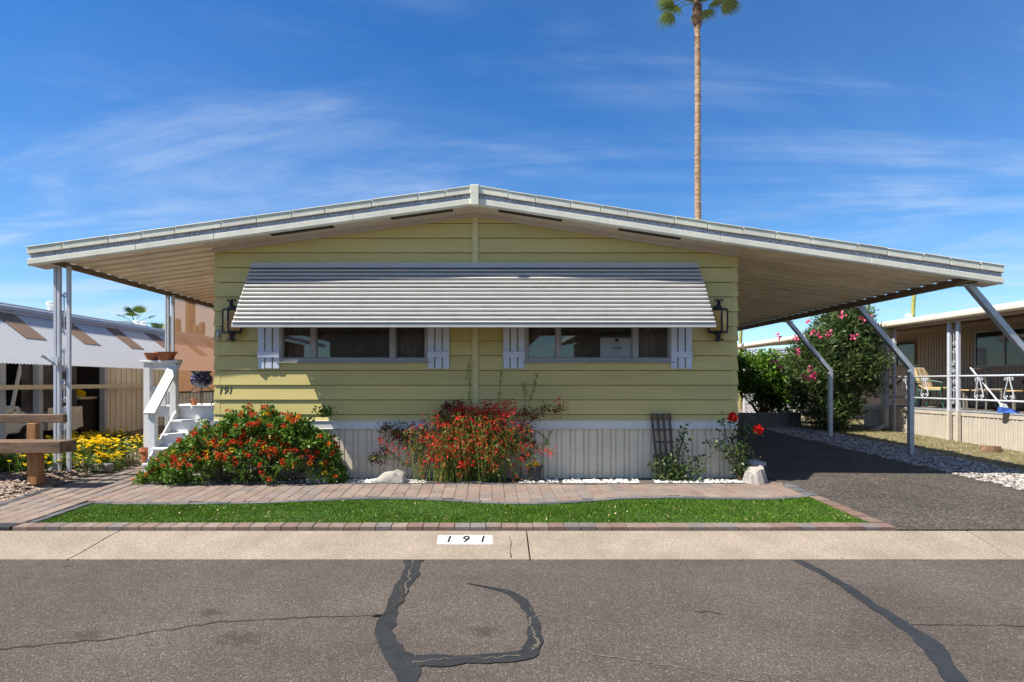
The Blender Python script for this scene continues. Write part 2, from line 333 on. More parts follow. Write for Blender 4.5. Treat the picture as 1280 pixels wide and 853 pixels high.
M['blueplastic'] = mat('blue_plastic', (.05,.12,.42), .4, .05)
M['cactus'] = mat('cactus_skin', (.13,.15,.035), .7, .2, 10, col2=(.36,.33,.07))
M['saguaro'] = mat('saguaro_skin', (.09,.11,.04), .8, .15, 8)
M['lattice'] = mat('white_lattice', (.78,.78,.80), .5, .03)
M['block'] = mat('grey_block', (.16,.145,.125), .9, .15, 8, bump=.4)
M['log'] = mat('old_log', (.17,.10,.06), .95, .35, 14, bump=.6, bscale=30)
M['silver'] = mat('silver_metal', (.42,.42,.41), .4, .15, 30, metal=.6)
def talavera():
    m = mat('glazed_blue_pot', (.010,.010,.045), .18, .2, 20, spec=.6); t = m.node_tree; p = t.nodes['Principled BSDF']
    tc_ = nd(t, 'ShaderNodeTexCoord'); wv = nd(t, 'ShaderNodeTexVoronoi', _Scale=9., _Randomness=.2); t.links.new(tc_.outputs['Object'], wv.inputs['Vector'])
    a = mth(t, 'PINGPONG', wv.outputs['Distance'], .16); b = mth(t, 'LESS_THAN', a, .020)
    mx = nd(t, 'ShaderNodeMixRGB'); mx.inputs[1].default_value = (.010,.010,.05,1); mx.inputs[2].default_value = (.34,.33,.42,1); t.links.new(b, mx.inputs[0]); t.links.new(mx.outputs[0], p.inputs['Base Color'])
    return m
M['talavera'] = talavera()
def screenmat():
    m = bpy.data.materials.new('tan_shade_mesh'); m.use_nodes = True; t = m.node_tree; out = t.nodes['Material Output']; p = t.nodes['Principled BSDF']
    p.inputs['Base Color'].default_value = (.50,.27,.15,1); p.inputs['Roughness'].default_value = .9
    tr = nd(t, 'ShaderNodeBsdfTransparent'); tr.inputs[0].default_value = (.86,.60,.46,1)
    tl = nd(t, 'ShaderNodeBsdfTranslucent'); tl.inputs[0].default_value = (.46,.24,.13,1)
    m1 = nd(t, 'ShaderNodeMixShader'); m1.inputs[0].default_value = .5; t.links.new(p.outputs[0], m1.inputs[1]); t.links.new(tl.outputs[0], m1.inputs[2])
    m2 = nd(t, 'ShaderNodeMixShader'); m2.inputs[0].default_value = .40; t.links.new(m1.outputs[0], m2.inputs[1]); t.links.new(tr.outputs[0], m2.inputs[2]); t.links.new(m2.outputs[0], out.inputs[0])
    return m
M['screen'] = screenmat()

# ================================================================== SETTING
def kz(y):                              # rolled kerb profile
    t = (y-5.33)/(5.87-5.33); return -.203+.118*(t*.55+.45*smooth(t))
gx = [-600,-120,-40,-20,-14]+[x*.5 for x in range(-24,-8)]+[-4,-2,0,2,4,6,8,10,12,14,20,40,120,600]
gy = [-600,-120,-30,-5,5.84,5.88]+[5.88+.5*k for k in range(1,16)]+[14,16,18,22,30,60,150,900]
V = [(x, y, (g(x, y)-.012 if y >= 5.86 else -.27)) for x in gx for y in gy]; ny = len(gy)
Q = [(i*ny+j, (i+1)*ny+j, (i+1)*ny+j+1, i*ny+j+1) for i in range(len(gx)-1) for j in range(ny-1)]
mb = MB(); mb.add(V, Q); struct(mb.build('ground', M['soil'], smooth_=True))
road = struct(MB().sheet(30, 12, lambda u, v: (-150+300*u, -14+19.34*v, -.212)).build('road', M['road']))
def strip(pts, widths, z, name, m, parent, jit=.0, sub=10, wig=0.):
    P = [Vector((p[0], p[1], 0)) for p in pts]; L = []; R = []
    dense = []; wd = []
    for i in range(len(P)-1):
        for k in range(sub):
            t = k/sub; dense.append(P[i].lerp(P[i+1], t)); wd.append(widths[i]*(1-t)+widths[i+1]*t)
    dense.append(P[-1]); wd.append(widths[-1])
    if wig: dense = [p+Vector((random.gauss(0, wig), random.gauss(0, wig), 0)) for p in dense]
    # soften corners
    sm = [dense[0]]+[(dense[i-1]+dense[i]*2+dense[i+1])/4 for i in range(1, len(dense)-1)]+[dense[-1]]
    b = MB(); vs = []
    for i, p in enumerate(sm):
        d = (sm[min(i+1, len(sm)-1)]-sm[max(i-1, 0)]).normalized(); n = Vector((-d.y, d.x, 0))
        a = wd[i]/2*(1+jit*(.6*math.sin(p.x*9+p.y*13)+.5*math.sin(p.x*23-p.y*31)+.35*random.uniform(-1,1))); c = wd[i]/2*(1+jit*(.6*math.sin(p.x*11-p.y*8+2)+.5*math.sin(p.x*27+p.y*19)+.35*random.uniform(-1,1)))
        vs += [(p+n*a)+Vector((0,0,z)), (p-n*c)+Vector((0,0,z))]
    b.add(vs, [(2*i+1, 2*i+3, 2*i+2, 2*i) for i in range(len(sm)-1)])
    return b.build(name, m, parent)
def rp(px, py): D = 1.562*F/(py-478); return ((px-610)/F*D, D)
def rps(l): return [rp(*q) for q in l]
strip(rps([(518,697.5),(512,720),(497,745),(487,768),(479,790),(489,812),(508,832),(511,870),(508,910)]), [.165,.13,.11,.095,.115,.135,.14,.115,.11], -.207, 'crack_sealant', M['tar'], road, .22)
strip(rps([(512,827),(535,826),(562,827),(592,825),(630,824),(660,818),(668,801),(668,782),(662,765),(650,750),(636,741),(615,736),(584,730)]), [.12,.15,.14,.11,.11,.11,.085,.078,.07,.075,.07,.04,.010], -.2055, 'crack_sealant', M['tar'], road, .22)
strip(rps([(994,699),(1022,714),(1055,732),(1090,757),(1118,775),(1146,793),(1163,806),(1180,830),(1195,856),(1210,890)]), [.085,.085,.08,.09,.10,.10,.13,.11,.10,.10], -.207, 'crack_sealant', M['tar'], road, .18)
def crackline(l, wd, mt, z): strip(rps(l), [wd*random.uniform(.5,1.3) for _ in l], z, 'crack', mt, road, .7, 14, .012)
crackline([(480,769),(440,771),(390,772),(330,775),(290,777),(200,788),(150,798),(60,806),(0,812),(-60,815)], .014, M['crack'], -.2088)
crackline([(503,733),(500,752),(489,765),(474,770),(466,771)], .022, M['crack'], -.2042)
crackline([(517,700),(511,722),(506,744)], .010, M['crack_sand'], -.2042)
crackline([(515,829),(545,826),(575,824),(610,824),(650,821)], .010, M['crack_sand'], -.2032)
crackline([(662,762),(672,770),(660,778),(665,792),(672,806),(668,814)], .012, M['crack_sand'], -.2032)
crackline([(700,808),(770,823),(830,832),(900,845),(980,858)], .010, M['crack_sand'], -.2088)
crackline([(1130,781),(1180,782),(1240,783),(1300,783)], .012, M['crack'], -.2088)
crackline([(868,765),(890,766),(905,769)], .012, M['crack'], -.2088)
def stains(m, spots, dark):
    t = m.node_tree; p = t.nodes['Principled BSDF']; src = p.inputs['Base Color'].links[0].from_socket
    ge = nd(t, 'ShaderNodeNewGeometry'); no = nd(t, 'ShaderNodeTexNoise', _Scale=14., _Detail=4); t.links.new(ge.outputs['Position'], no.inputs['Vector']); k = None
    for (px, py, rx, ry) in spots:
        x, y = rp(px, py); mp = nd(t, 'ShaderNodeMapping'); mp.inputs['Location'].default_value = (-x/rx, -y/ry, 0); mp.inputs['Scale'].default_value = (1/rx, 1/ry, 0); t.links.new(ge.outputs['Position'], mp.inputs[0])
        ln = nd(t, 'ShaderNodeVectorMath', operation='LENGTH'); t.links.new(mp.outputs[0], ln.inputs[0])
        mr = nd(t, 'ShaderNodeMapRange', _From_Min=1.5, _From_Max=.3); mr.interpolation_type = 'SMOOTHSTEP'; t.links.new(mth(t, 'ADD', ln.outputs['Value'], mth(t, 'MULTIPLY', mth(t, 'SUBTRACT', no.outputs[0], .5), 2.2)), mr.inputs[0])
        k = mr.outputs[0] if k is None else mth(t, 'MAXIMUM', k, mr.outputs[0])
    mx = nd(t, 'ShaderNodeMixRGB', blend_type='MULTIPLY'); mx.inputs[2].default_value = (dark, dark*.97, dark*.93, 1); t.links.new(k, mx.inputs[0]); t.links.new(src, mx.inputs[1]); t.links.new(mx.outputs[0], p.inputs['Base Color'])
stains(M['road'], [(302,798,.13,.10),(108,795,.12,.07),(263,766,.10,.07),(604,789,.12,.08),(85,708,.04,.04)], .66)
# kerb of separate concrete bays
kerb = thing('kerb', 'x', 'kerb'); del kerb['label']; del kerb['category']; struct(kerb)
edges = [-60,-40,-24,-16,-11.7,-7.7,-3.62,.37,4.62,8.6,12.6,16.6,24,40,60]
prof = [(5.33,-.30),(5.33,-.203)]+[(5.33+.54*k/9, kz(5.33+.54*k/9)) for k in range(1, 10)]+[(5.87,-.30)]
for a, b in zip(edges[:-1], edges[1:]):
    bb = MB(); sk = .05 if abs(b+3.62) < .01 else 0; sk0 = .05 if abs(a+3.62) < .01 else 0
    n = len(prof)
    va = [(a+.007+sk0*(p[0]-5.6)*5, p[0], p[1]) for p in prof]; vb = [(b-.007+sk*(p[0]-5.6)*5, p[0], p[1]) for p in prof]
    bb.add(va+vb, [tuple(range(n)), tuple(range(n, 2*n))[::-1]]+[(i, n+i, n+(i+1) % n, (i+1) % n) for i in range(n)])
    bb.build('kerb_bay', M['concrete'], kerb)
strip([(.205,5.36),(.20,5.5),(.215,5.62),(.20,5.75)], [.010,.006,.007,.003], 0, 'crack', M['crack'], kerb, .5)
for o in [q for q in kerb.children if q.name.startswith('crack')]:
    for v in o.data.vertices: v.co.z = kz(v.co.y)+.003
plate = MB().sheet(8, 6, lambda u, v: (-.472+.512*u, 5.595+.165*v, kz(5.595+.165*v)+.004)).build('number_plate', M['paintwhite'], kerb)
def glyph(txt, x, y, z, size, rx, mt, name, parent, shear=0., ext=.0006, bold=0.):
    c = bpy.data.curves.new(name, 'FONT'); c.body = txt; c.size = size; c.align_x = 'CENTER'; c.align_y = 'CENTER'; c.extrude = ext; c.shear = shear; c.offset = bold
    c.materials.append(mt); t_ = bpy.data.objects.new(name, c); COL.objects.link(t_); bpy.context.view_layer.update()
    me = bpy.data.meshes.new_from_object(t_.evaluated_get(bpy.context.evaluated_depsgraph_get())); bpy.data.objects.remove(t_); bpy.data.curves.remove(c); me.name = name
    if not me.materials: me.materials.append(mt)
    o = bpy.data.objects.new(name, me); COL.objects.link(o); o.location = (x, y, z); o.rotation_euler = (rx, 0, 0)
    if parent: setpar(o, parent)
    return o
ka = math.atan2(kz(5.72)-kz(5.64), .08)
for tx, ch in ((-.37,'1'),(-.213,'9'),(-.055,'1')):
    o = glyph(ch, tx, 5.678, kz(5.678)+.0075, .165, ka, M['ink'], 'painted_digit', kerb, .15, .0006, .0035); o.scale = (.85, 1, 1)
# driveway, gravel strips, beds (thin sheets on the ground)
def ground_sheet(name, m, x0, x1, y0, y1, dz, nx=8, nyy=24, wob0=0., wob1=0.):
    def fn(u, v):
        y = y0+(y1-y0)*v; a = x0+wob0*math.sin(y*2.1)+wob0*.6*math.sin(y*5.3); b = x1+wob1*math.sin(y*1.7+1)+wob1*.6*math.sin(y*4.3)
        x = a+(b-a)*u; return (x, y, g(x, y)+dz)
    return struct(MB().sheet(nx, nyy, fn).build(name, m, smooth_=True))
ground_sheet('driveway', M['drive'], 3.95, 6.78, 5.875, 17.5, .006, 6, 30, 0, .05)
dw2 = struct(MB().sheet(10, 8, lambda u, v: ((lambda x, y: (x, y, g(x, y)+.0055))(6.6+ (3.6-1.5*v)*u, 5.875+1.85*v))).build('driveway_apron', M['drive'], smooth_=True))
ground_sheet('gravel_strip', M['whitegravel'], 6.70, 8.05, 7.6, 15.5, .002, 6, 24, 0, .10)
ground_sheet('dry_lawn', M['drylawn'], 7.9, 13.5, 7.0, 19.0, -.002, 8, 24)
ground_sheet('gravel_bed', M['pinkgravel'], -9.0, -5.35, 6.0, 9.8, -.004, 20, 24)
ground_sheet('bed_soil', M['joint'], -4.6, 3.7, 8.05, 8.62, .004, 20, 3)
# ---- paver path
path = thing('path', 'x', 'p'); del path['label']; del path['category']; struct(path)
edging = thing('path_edging', 'x', 'p'); del edging['label']; del edging['category']; struct(edging)
GE = [(-4.52,6.93),(-4.2,6.86),(-3.5,6.84),(-2.6,6.90),(-2.0,7.0),(-1.5,7.12),(-.9,7.13),(-.5,7.04),(0,6.90),(.5,6.84),(.95,6.92),(1.5,7.1),(2.1,7.19),(2.8,7.11),(3.3,7.08),(3.55,7.14),(3.86,7.26)]
def interp(T, x):
    if x <= T[0][0]: return T[0][1]
    for (a, b), (c, d) in zip(T[:-1], T[1:]):
        if x <= c: return b+(d-b)*(x-a)/(c-a)
    return T[-1][1]
def ge(x): return interp(GE, x)
# joint bed
def pb(u, v):
    x = -5.5+9.4*u; y0 = 5.88 if x < -4.55 else ge(x)-.05; y1 = 9.4 if x < -3.9 else 8.10; y = y0+(y1-y0)*v
    xx = x-(.18*smooth((y-6)/3) if x < -5.2 else 0); return (xx, y, g(max(xx,-5.5), y)+.006)
MB().sheet(90, 20, pb).build('joint_sand', M['joint'], path)
PAL = [(0.565, 0.431, 0.35), (0.58, 0.464, 0.375), (0.558, 0.446, 0.364), (0.544, 0.392, 0.321), (0.479, 0.42, 0.382), (0.594, 0.485, 0.393), (0.522, 0.431, 0.364), (0.558, 0.413, 0.339)]
def paver_mesh(wd, ln, name='paver'):
    b = MB(); h = .012; e = .006
    b.hexa([(-wd/2,-ln/2,-.03),(wd/2,-ln/2,-.03),(wd/2,ln/2,-.03),(-wd/2,ln/2,-.03)], [(-wd/2,-ln/2,h-.004),(wd/2,-ln/2,h-.004),(wd/2,ln/2,h-.004),(-wd/2,ln/2,h-.004)])
    b.hexa([(-wd/2,-ln/2,h-.004),(wd/2,-ln/2,h-.004),(wd/2,ln/2,h-.004),(-wd/2,ln/2,h-.004)], [(-wd/2+e,-ln/2+e,h),(wd/2-e,-ln/2+e,h),(wd/2-e,ln/2-e,h),(-wd/2+e,ln/2-e,h)])
    b.f = [f for i, f in enumerate(b.f) if i not in (1, 6, 0)]
    me = b.mesh(name); me.materials.append(M['paver']); return me
PM = paver_mesh(.147, .222); cells = []
x = -5.46
while x < 3.88:
    y0 = 6.04 if x < -4.6 else ge(x)+.10; y1 = 9.35 if x < -4.0 else 8.0
    if x < -5.2: y1 = 9.35
    y = y0-random.random()*.2
    while y < y1-.03:
        ln = random.choice((.15,.226,.226,.226))
        a = max(y, y0); b = min(y+ln, y1)
        if b-a > .05: cells.append((x, (a+b)/2, b-a))
        y += ln
    x += .151
cells.sort(key=lambda c: c[1])
st_v = MB(); cnt = 0
for (px_, py_, ln) in cells:
    xx = px_-.18*smooth((py_-6)/3)*min(1, max(0, (-4.5-px_)/.8))
    z = g(max(xx, -5.5), py_)+.006+random.uniform(-.0015, .002)
    c = random.choice(PAL); k = random.uniform(.88, 1.12)
    if cnt < 300 and xx+.0 > -5.3-.2:
        o = link('paver', PM, M['paver'], path, color=tuple(v*k for v in c)); o.location = (xx, py_, z+.010); o.scale = (1, (ln-.006)/.222, 1)
        o.rotation_euler = (.03+random.uniform(-.006, .006), random.uniform(-.006, .006), random.uniform(-.012, .012)); cnt += 1
    else:
        st_v.box(xx-.073, py_-ln/2+.003, z-.02, xx+.073, py_+ln/2-.003, z+.02)
if st_v.v:
    M['paverplain'] = mat('paver_mix', (.19,.135,.105), .9, .2, 6, bump=.4, bscale=150, col2=(.18,.16,.135))
    o = st_v.build('pavers', M['paverplain'], path); o['kind'] = 'stuff'
# borders: grey band behind the lawn, against the bed, left flank, red band along the kerb
def border(pts, wd, cols, ln=.225, lift=.012, name='paver'):
    P = [Vector((a, b, 0)) for a, b in pts]; d = [0]
    for i in range(1, len(P)): d.append(d[-1]+(P[i]-P[i-1]).length)
    n = max(1, round(d[-1]/ln)); s = d[-1]/n; me = paver_mesh(s-.006, wd)
    def at(t):
        for i in range(1, len(P)):
            if t <= d[i] or i == len(P)-1: return P[i-1].lerp(P[i], (t-d[i-1])/(d[i]-d[i-1]))
    for k in range(n):
        a, b = at(k*s), at((k+1)*s); m_ = (a+b)/2; an = math.atan2(b.y-a.y, b.x-a.x); kk = random.uniform(.85, 1.15)
        o = link(name, me, M['paver'], edging, color=tuple(v*kk for v in random.choice(cols))); o.location = (m_.x, m_.y, g(max(m_.x, -5.5), m_.y)+lift+random.uniform(-.002, .003)); o.rotation_euler = (.03*math.cos(an), 0, an+random.uniform(-.01, .01))
GREY = [(.27,.28,.30),(.31,.31,.32),(.23,.25,.27),(.34,.33,.33)]
border([(x_, ge(x_)+.045) for x_ in np.linspace(-4.5, 3.86, 40)], .085, GREY, .225, .019)
border([(-4.4,8.04),(3.72,8.04)], .085, [(.14,.15,.17),(.20,.21,.22),(.17,.17,.18)], .225, .018)
border([(-5.40,5.93),(-5.42,6.5),(-5.5,7.2),(-5.58,7.8),(-5.65,8.5),(-5.72,9.3)], .09, [(.15,.16,.18),(.2,.2,.22)], .225, .022)
border([(-4.54,6.06),(-4.54,6.93)], .085, GREY, .225, .019)
border([(3.92,8.0),(3.91,7.3)], .13, [(.24,.25,.27),(.28,.29,.31)], .225, .018)
border([(3.90,7.28),(3.88,6.05)], .13, [(.47,.33,.26),(.5,.4,.31),(.45,.28,.22)], .225, .020)
border([(-5.5,5.953),(-4.62,5.953)], .155, [(.06,.065,.075),(.10,.10,.11)], .30, .018)
border([(-4.60,5.953),(3.95,5.953)], .155, [(.50,.37,.295),(.54,.43,.345),(.48,.335,.275),(.42,.385,.36),(.52,.41,.335),(.46,.30,.25)], .152, .022)
border([(3.55,8.10),(3.90,8.02)], .2, [(.46,.34,.26)], .225, .016)
# ---- lawn (artificial turf): backing and blades
def in_lawn(x, y):
    return -4.50 < x < 3.82-(.0) and 6.11 < y < ge(x)+.0 and (y > 6.11+0*x)
MB().sheet(60, 8, lambda u, v: (lambda x: (x, 6.03+(ge(x)-6.03)*v, g(x, 6.03+(ge(x)-6.03)*v)+.012))(-4.50+8.33*u)).build('lawn', M['turf'])['kind'] = 'structure'
N = 75000; xs = RNG.uniform(-4.5, 3.84, N); gev = np.interp(xs, [p[0] for p in GE], [p[1] for p in GE]); ys = 6.035+(gev+.012-6.035)*RNG.random(N)
zs = .03*(ys-8.54)+.012; hgt = RNG.uniform(.013, .027, N)*(.85+.3*np.sin(xs*2.3)*np.sin(ys*5+xs)); an = RNG.random(N)*2*PI; wd = RNG.uniform(.0035, .006, N); lean = RNG.normal(0, .011, (N, 2))
A = np.stack([xs-np.cos(an)*wd, ys-np.sin(an)*wd, zs], 1); B = np.stack([xs+np.cos(an)*wd, ys+np.sin(an)*wd, zs], 1); C_ = np.stack([xs+lean[:, 0], ys+lean[:, 1], zs+hgt], 1)
gr = npmesh('grass', np.stack([A, B, C_], 1).reshape(-1, 3), np.arange(3*N).reshape(N, 3), M['blade']); gr['kind'] = 'stuff'; gr['label'] = 'bright green artificial turf strip along the kerb'
N = 300; xs = RNG.uniform(-4.3, 3.7, N); ys = 6.07+(np.interp(xs, [p[0] for p in GE], [p[1] for p in GE])-6.07)*RNG.beta(.8, 1.5, N)
Vv, Qq = leaf_mesh(np.stack([xs, ys, (.03*(ys-8.54)+.045)], 1), .023, .6, up=-.1); Vv[:, 2] = np.maximum(Vv[:, 2], np.repeat(.03*(ys-8.54)+.03, 4))
lt = npmesh('leaf_litter', Vv, Qq, M['litter']); lt['kind'] = 'stuff'; lt['label'] = 'dry fallen leaves scattered over the green turf'
N = 70; xs = RNG.uniform(-6, 6, N); ys = RNG.uniform(3.0, 5.85, N); P = np.stack([xs, ys, np.where(ys > 5.33, np.array([kz(v) for v in ys]), -.212)+.006], 1)
Vv, Qq = leaf_mesh(P, .022, .45, up=0); Vv[:, 2] = np.repeat(P[:, 2], 4)+np.abs(Vv[:, 2]-np.repeat(P[:, 2], 4))*.3; o = npmesh('leaf_litter', Vv, Qq, M['litter_dark']); o['kind'] = 'stuff'; o['label'] = 'tiny dry scraps blown along the kerb and road'
# ---- pebbles and gravel (uncountable)
def pebbles(name, label, n, fn, size, m, flat=.6, zoff=0.):
    xy = np.array([fn() for _ in range(n)]); V, Q = stones(n, xy, size, lambda x, y: g(x, y)+zoff, flat); o = npmesh(name, V, Q, m); o['kind'] = 'stuff'; o['label'] = label; return o
SEG = [(-1.95,-1.62),(-1.62,-.85),(-.35,-.05),(.42,.95),(1.0,2.05),(2.25,3.62),(-4.55,-2.0)]
def bedpt():
    a, b = random.choices(SEG, [.5,.9,.3,.6,1.1,1.35,.9])[0]; return (random.uniform(a, b), 8.10+.33*random.random()**1.3)
pebbles('white_pebbles', 'white pebbles in the bed at the foot of the house', 1500, bedpt, .021, M['whitestone'], .65, .004)
pebbles('white_gravel', 'white crushed gravel strip beside the driveway', 3600, lambda: (6.75+1.25*random.betavariate(1.1,1.3)+.05*math.sin(0), 7.7+7.6*random.random()**1.25), .026, M['gravelstone'], .5, .002)
pebbles('pink_pebbles', 'pinkish gravel under the wooden bench', 3800, lambda: (random.uniform(-8.0,-5.5), random.uniform(6.2,9.4)), .020, M['pinkstone'], .6, -.002)
pebbles('pink_pebbles', 'loose pinkish gravel between the flowers and the white steps', 1200, lambda: (random.uniform(-7.2,-5.6), random.uniform(9.2,12.8)), .024, M['pinkstone'], .6, -.008)

# ================================================================== THE YELLOW HOUSE
YF = 8.54                                # facade
XL, XR, XM = -3.82, 3.483, -.18
FB = [(-6.14,2.904),(-3.66,3.24),(-.18,3.717),(3.10,3.212),(6.87,2.657)]
def fb(x):                               # lower edge of the gable fascia
    if x < FB[0][0]: return FB[0][1]+(x-FB[0][0])*.1355
    if x > FB[-1][0]: return FB[-1][1]-(x-FB[-1][0])*.147
    return interp(FB, x)
YR = 8.12; YB = 21.0
house = thing('mobile_home', 'pale yellow mobile home with low gable roof and wide striped window awning', 'house', (XM, YF, 0))
def clip_top(poly, fn_pts):             # clip an XZ polygon under a straight line through two points
    (x0, z0), (x1, z1) = fn_pts; out = []
    def s_(p): return (z0+(z1-z0)*(p[0]-x0)/(x1-x0))-p[1]
    for i in range(len(poly)):
        a, b = poly[i], poly[(i+1) % len(poly)]; sa, sb = s_(a), s_(b)
        if sa >= 0: out.append(a)
        if sa*sb < 0: t = sa/(sa-sb); out.append((a[0]+(b[0]-a[0])*t, a[1]+(b[1]-a[1])*t))
    return out
OPEN = [(-2.925,-.835,1.640,2.56),(.515,2.575,1.640,2.56)]
PITCH = .2062; Z0 = .90
rows = [(.815, Z0)]+[(Z0+PITCH*k, Z0+PITCH*(k+1)) for k in range(14)]
for (xa, xb, side) in ((XL+.065, XM-.043, 0), (XM+.047, XR-.065, 1)):
    pts = (( -3.9, fb(-3.9)), (XM, fb(XM))) if side == 0 else ((XM, fb(XM)), (3.5, fb(3.5)))
    for zi, (za, zb) in enumerate(rows):
        rects = [(xa, xb, za, zb)]
        for (ox0, ox1, oz0, oz1) in OPEN:
            nr = []
            for (a, b, c, d) in rects:
                if b <= ox0 or a >= ox1 or d <= oz0 or c >= oz1: nr.append((a, b, c, d)); continue
                if a < ox0: nr.append((a, ox0, c, d))
                if b > ox1: nr.append((ox1, b, c, d))
                if c < oz0: nr.append((max(a, ox0), min(b, ox1), c, oz0))
                if d > oz1: nr.append((max(a, ox0), min(b, ox1), oz1, d))
            rects = nr
        k = random.uniform(.95, 1.05); kb = k*random.uniform(.96, 1.03)
        for (a, b, c, d) in rects:
            bb = MB(); poly = [(a, c), (b, c), (b, d-.008), (a, d-.008)]
            poly = clip_top(poly, pts)
            if len(poly) < 3: continue
            off = lambda z: YF-(.026-.021*(z-za)/(zb-za))
            n = len(poly); fr = [(p[0], off(p[1]), p[1]) for p in poly]; bk = [(p[0], YF+.004, p[1]) for p in poly]
            bb.add(fr+bk, [tuple(range(n)), tuple(range(n, 2*n))[::-1]]+[(i, n+i, n+(i+1) % n, (i+1) % n) for i in range(n)])
            bb.build('siding_board', M['siding'], house).color = (k, k, kb, 1)
# corner caps, one per course
for sx_, xc in ((-1, XL), (1, XR)):
    for za, zb in rows:
        if zb > fb(xc): zb = fb(xc)
        if zb-za < .03: continue
        b = MB(); x0, x1 = (xc-.02, xc+.066) if sx_ < 0 else (xc-.066, xc+.02)
        b.hexa([(x0-(.006 if sx_<0 else 0), YF-.027, za),(x1+(.006 if sx_>0 else 0), YF-.027, za),(x1+(.006 if sx_>0 else 0), YF+.06, za),(x0-(.006 if sx_<0 else 0), YF+.06, za)],
               [(x0+(.009 if sx_<0 else 0), YF-.010, zb-.002),(x1-(.009 if sx_>0 else 0), YF-.010, zb-.002),(x1-(.009 if sx_>0 else 0), YF+.06, zb-.002),(x0+(.009 if sx_<0 else 0), YF+.06, zb-.002)])
        b.build('corner_cap', M['siding'], house)
# side wall courses
for xc, s_ in ((XL, -1), (XR, 1)):
    for za, zb in rows:
        if za > fb(xc)+.05: continue
        b = MB(); b.prism([(xc+s_*.004, YF+.062, za), (xc+s_*.019, YF+.062, za), (xc+s_*.006, YF+.062, zb-.001), (xc+s_*.004, YF+.062, zb-.001)], (0, YB-YF-.07, 0)); b.build('siding_board', M['siding'], house)
MB().box(XM-.041, YF-.034, .822, XM+.045, YF+.003, fb(XM)-.005).build('batten', M['batten'], house, bevel=.004)
# wall core behind the boards, with the window openings left out
core = MB(); zt = 3.05
xs_ = [XL+.004, OPEN[0][0], OPEN[0][1], OPEN[1][0], OPEN[1][1], XR-.004]
for i in range(5):
    a, b = xs_[i], xs_[i+1]
    if i in (1, 3): core.box(a, YF+.006, .70, b, YF+.10, 1.64); core.box(a, YF+.006, 2.56, b, YF+.10, zt)
    else: core.box(a, YF+.006, .70, b, YF+.10, zt)
core.prism([(XL+.004, YF+.006, zt), (XR-.004, YF+.006, zt), (XR-.004, YF+.006, fb(XR)-.01), (XM, YF+.006, fb(XM)-.01), (XL+.004, YF+.006, fb(XL)-.01)], (0, .094, 0))
core.box(XL+.003, YF+.1, .05, XL+.08, YB, fb(XL)-.01); core.box(XR-.08, YF+.1, .05, XR-.003, YB, fb(XR)-.01); core.box(XL+.08, YB-.08, .05, XR-.08, YB, 3.1)
core.box(XL+.08, YF+.1, .60, XR-.08, YB-.08, .69)
M['lapshade'] = mat('lap_shade_backing', (.10,.085,.05), .9); core.build('wall', M['lapshade'], house)  # core coloured dark to paint lap shadow lines into the gaps between boards
# skirting: ribbed panels under a trim band
SP = .1905; b = MB(); zb0, zt0 = -.01, .70
prof = [(0,.007),(.006,.007),(.012,-.012),(.060,-.012),(.066,.004),(.074,.004),(.080,-.012),(.178,-.012),(.184,.007),(.1905,.007)]
vs = [(p[0], p[1], zb0) for p in prof]+[(p[0], p[1], zt0) for p in prof]; n = len(prof)
b.add(vs, [(i, i+1, n+i+1, n+i) for i in range(n-1)]); SM = b.mesh('skirting_panel'); SM.materials.append(M['skirt'])
k = 0; x = XL+.02
while x+SP < XR+.01:
    v = random.uniform(.94, 1.04); o = link('skirting_panel', SM, M['skirt'], house, color=(v, v, v)); o.location = (x, YF+.012, 0); x += SP
MB().box(XL+.0, YF+.03, -.05, XR, YF+.06, .70).build('skirting_backing', M['skirt'], house)
for xc, s_ in ((XL, -1), (XR, 1)):
    y = YF+.02; b = MB()
    while y < YB-.3:
        b.box(xc-.015, y, -.1, xc+.015, y+.075, .71); b.box(xc-.004, y+.075, -.1, xc+.004, y+.16, .71); y += .16
    b.build('side_skirting', M['skirt'], house)
b = MB(); b.box(XL-.015, YF-.022, .695, XR+.015, YF+.012, .812); b.box(XL-.018, YF-.034, .800, XR+.018, YF-.022, .815); b.box(XL-.018, YF-.030, .690, XR+.018, YF-.022, .703)
b.build('skirting_trim', M['skirt_trim'], house, bevel=.003)
b = MB(); b.box(XL-.03, YF+.02, .70, XL-.0, YB, .815); b.box(XR, YF+.02, .70, XR+.03, YB, .815); b.build('skirting_trim', M['skirt_trim'], house)
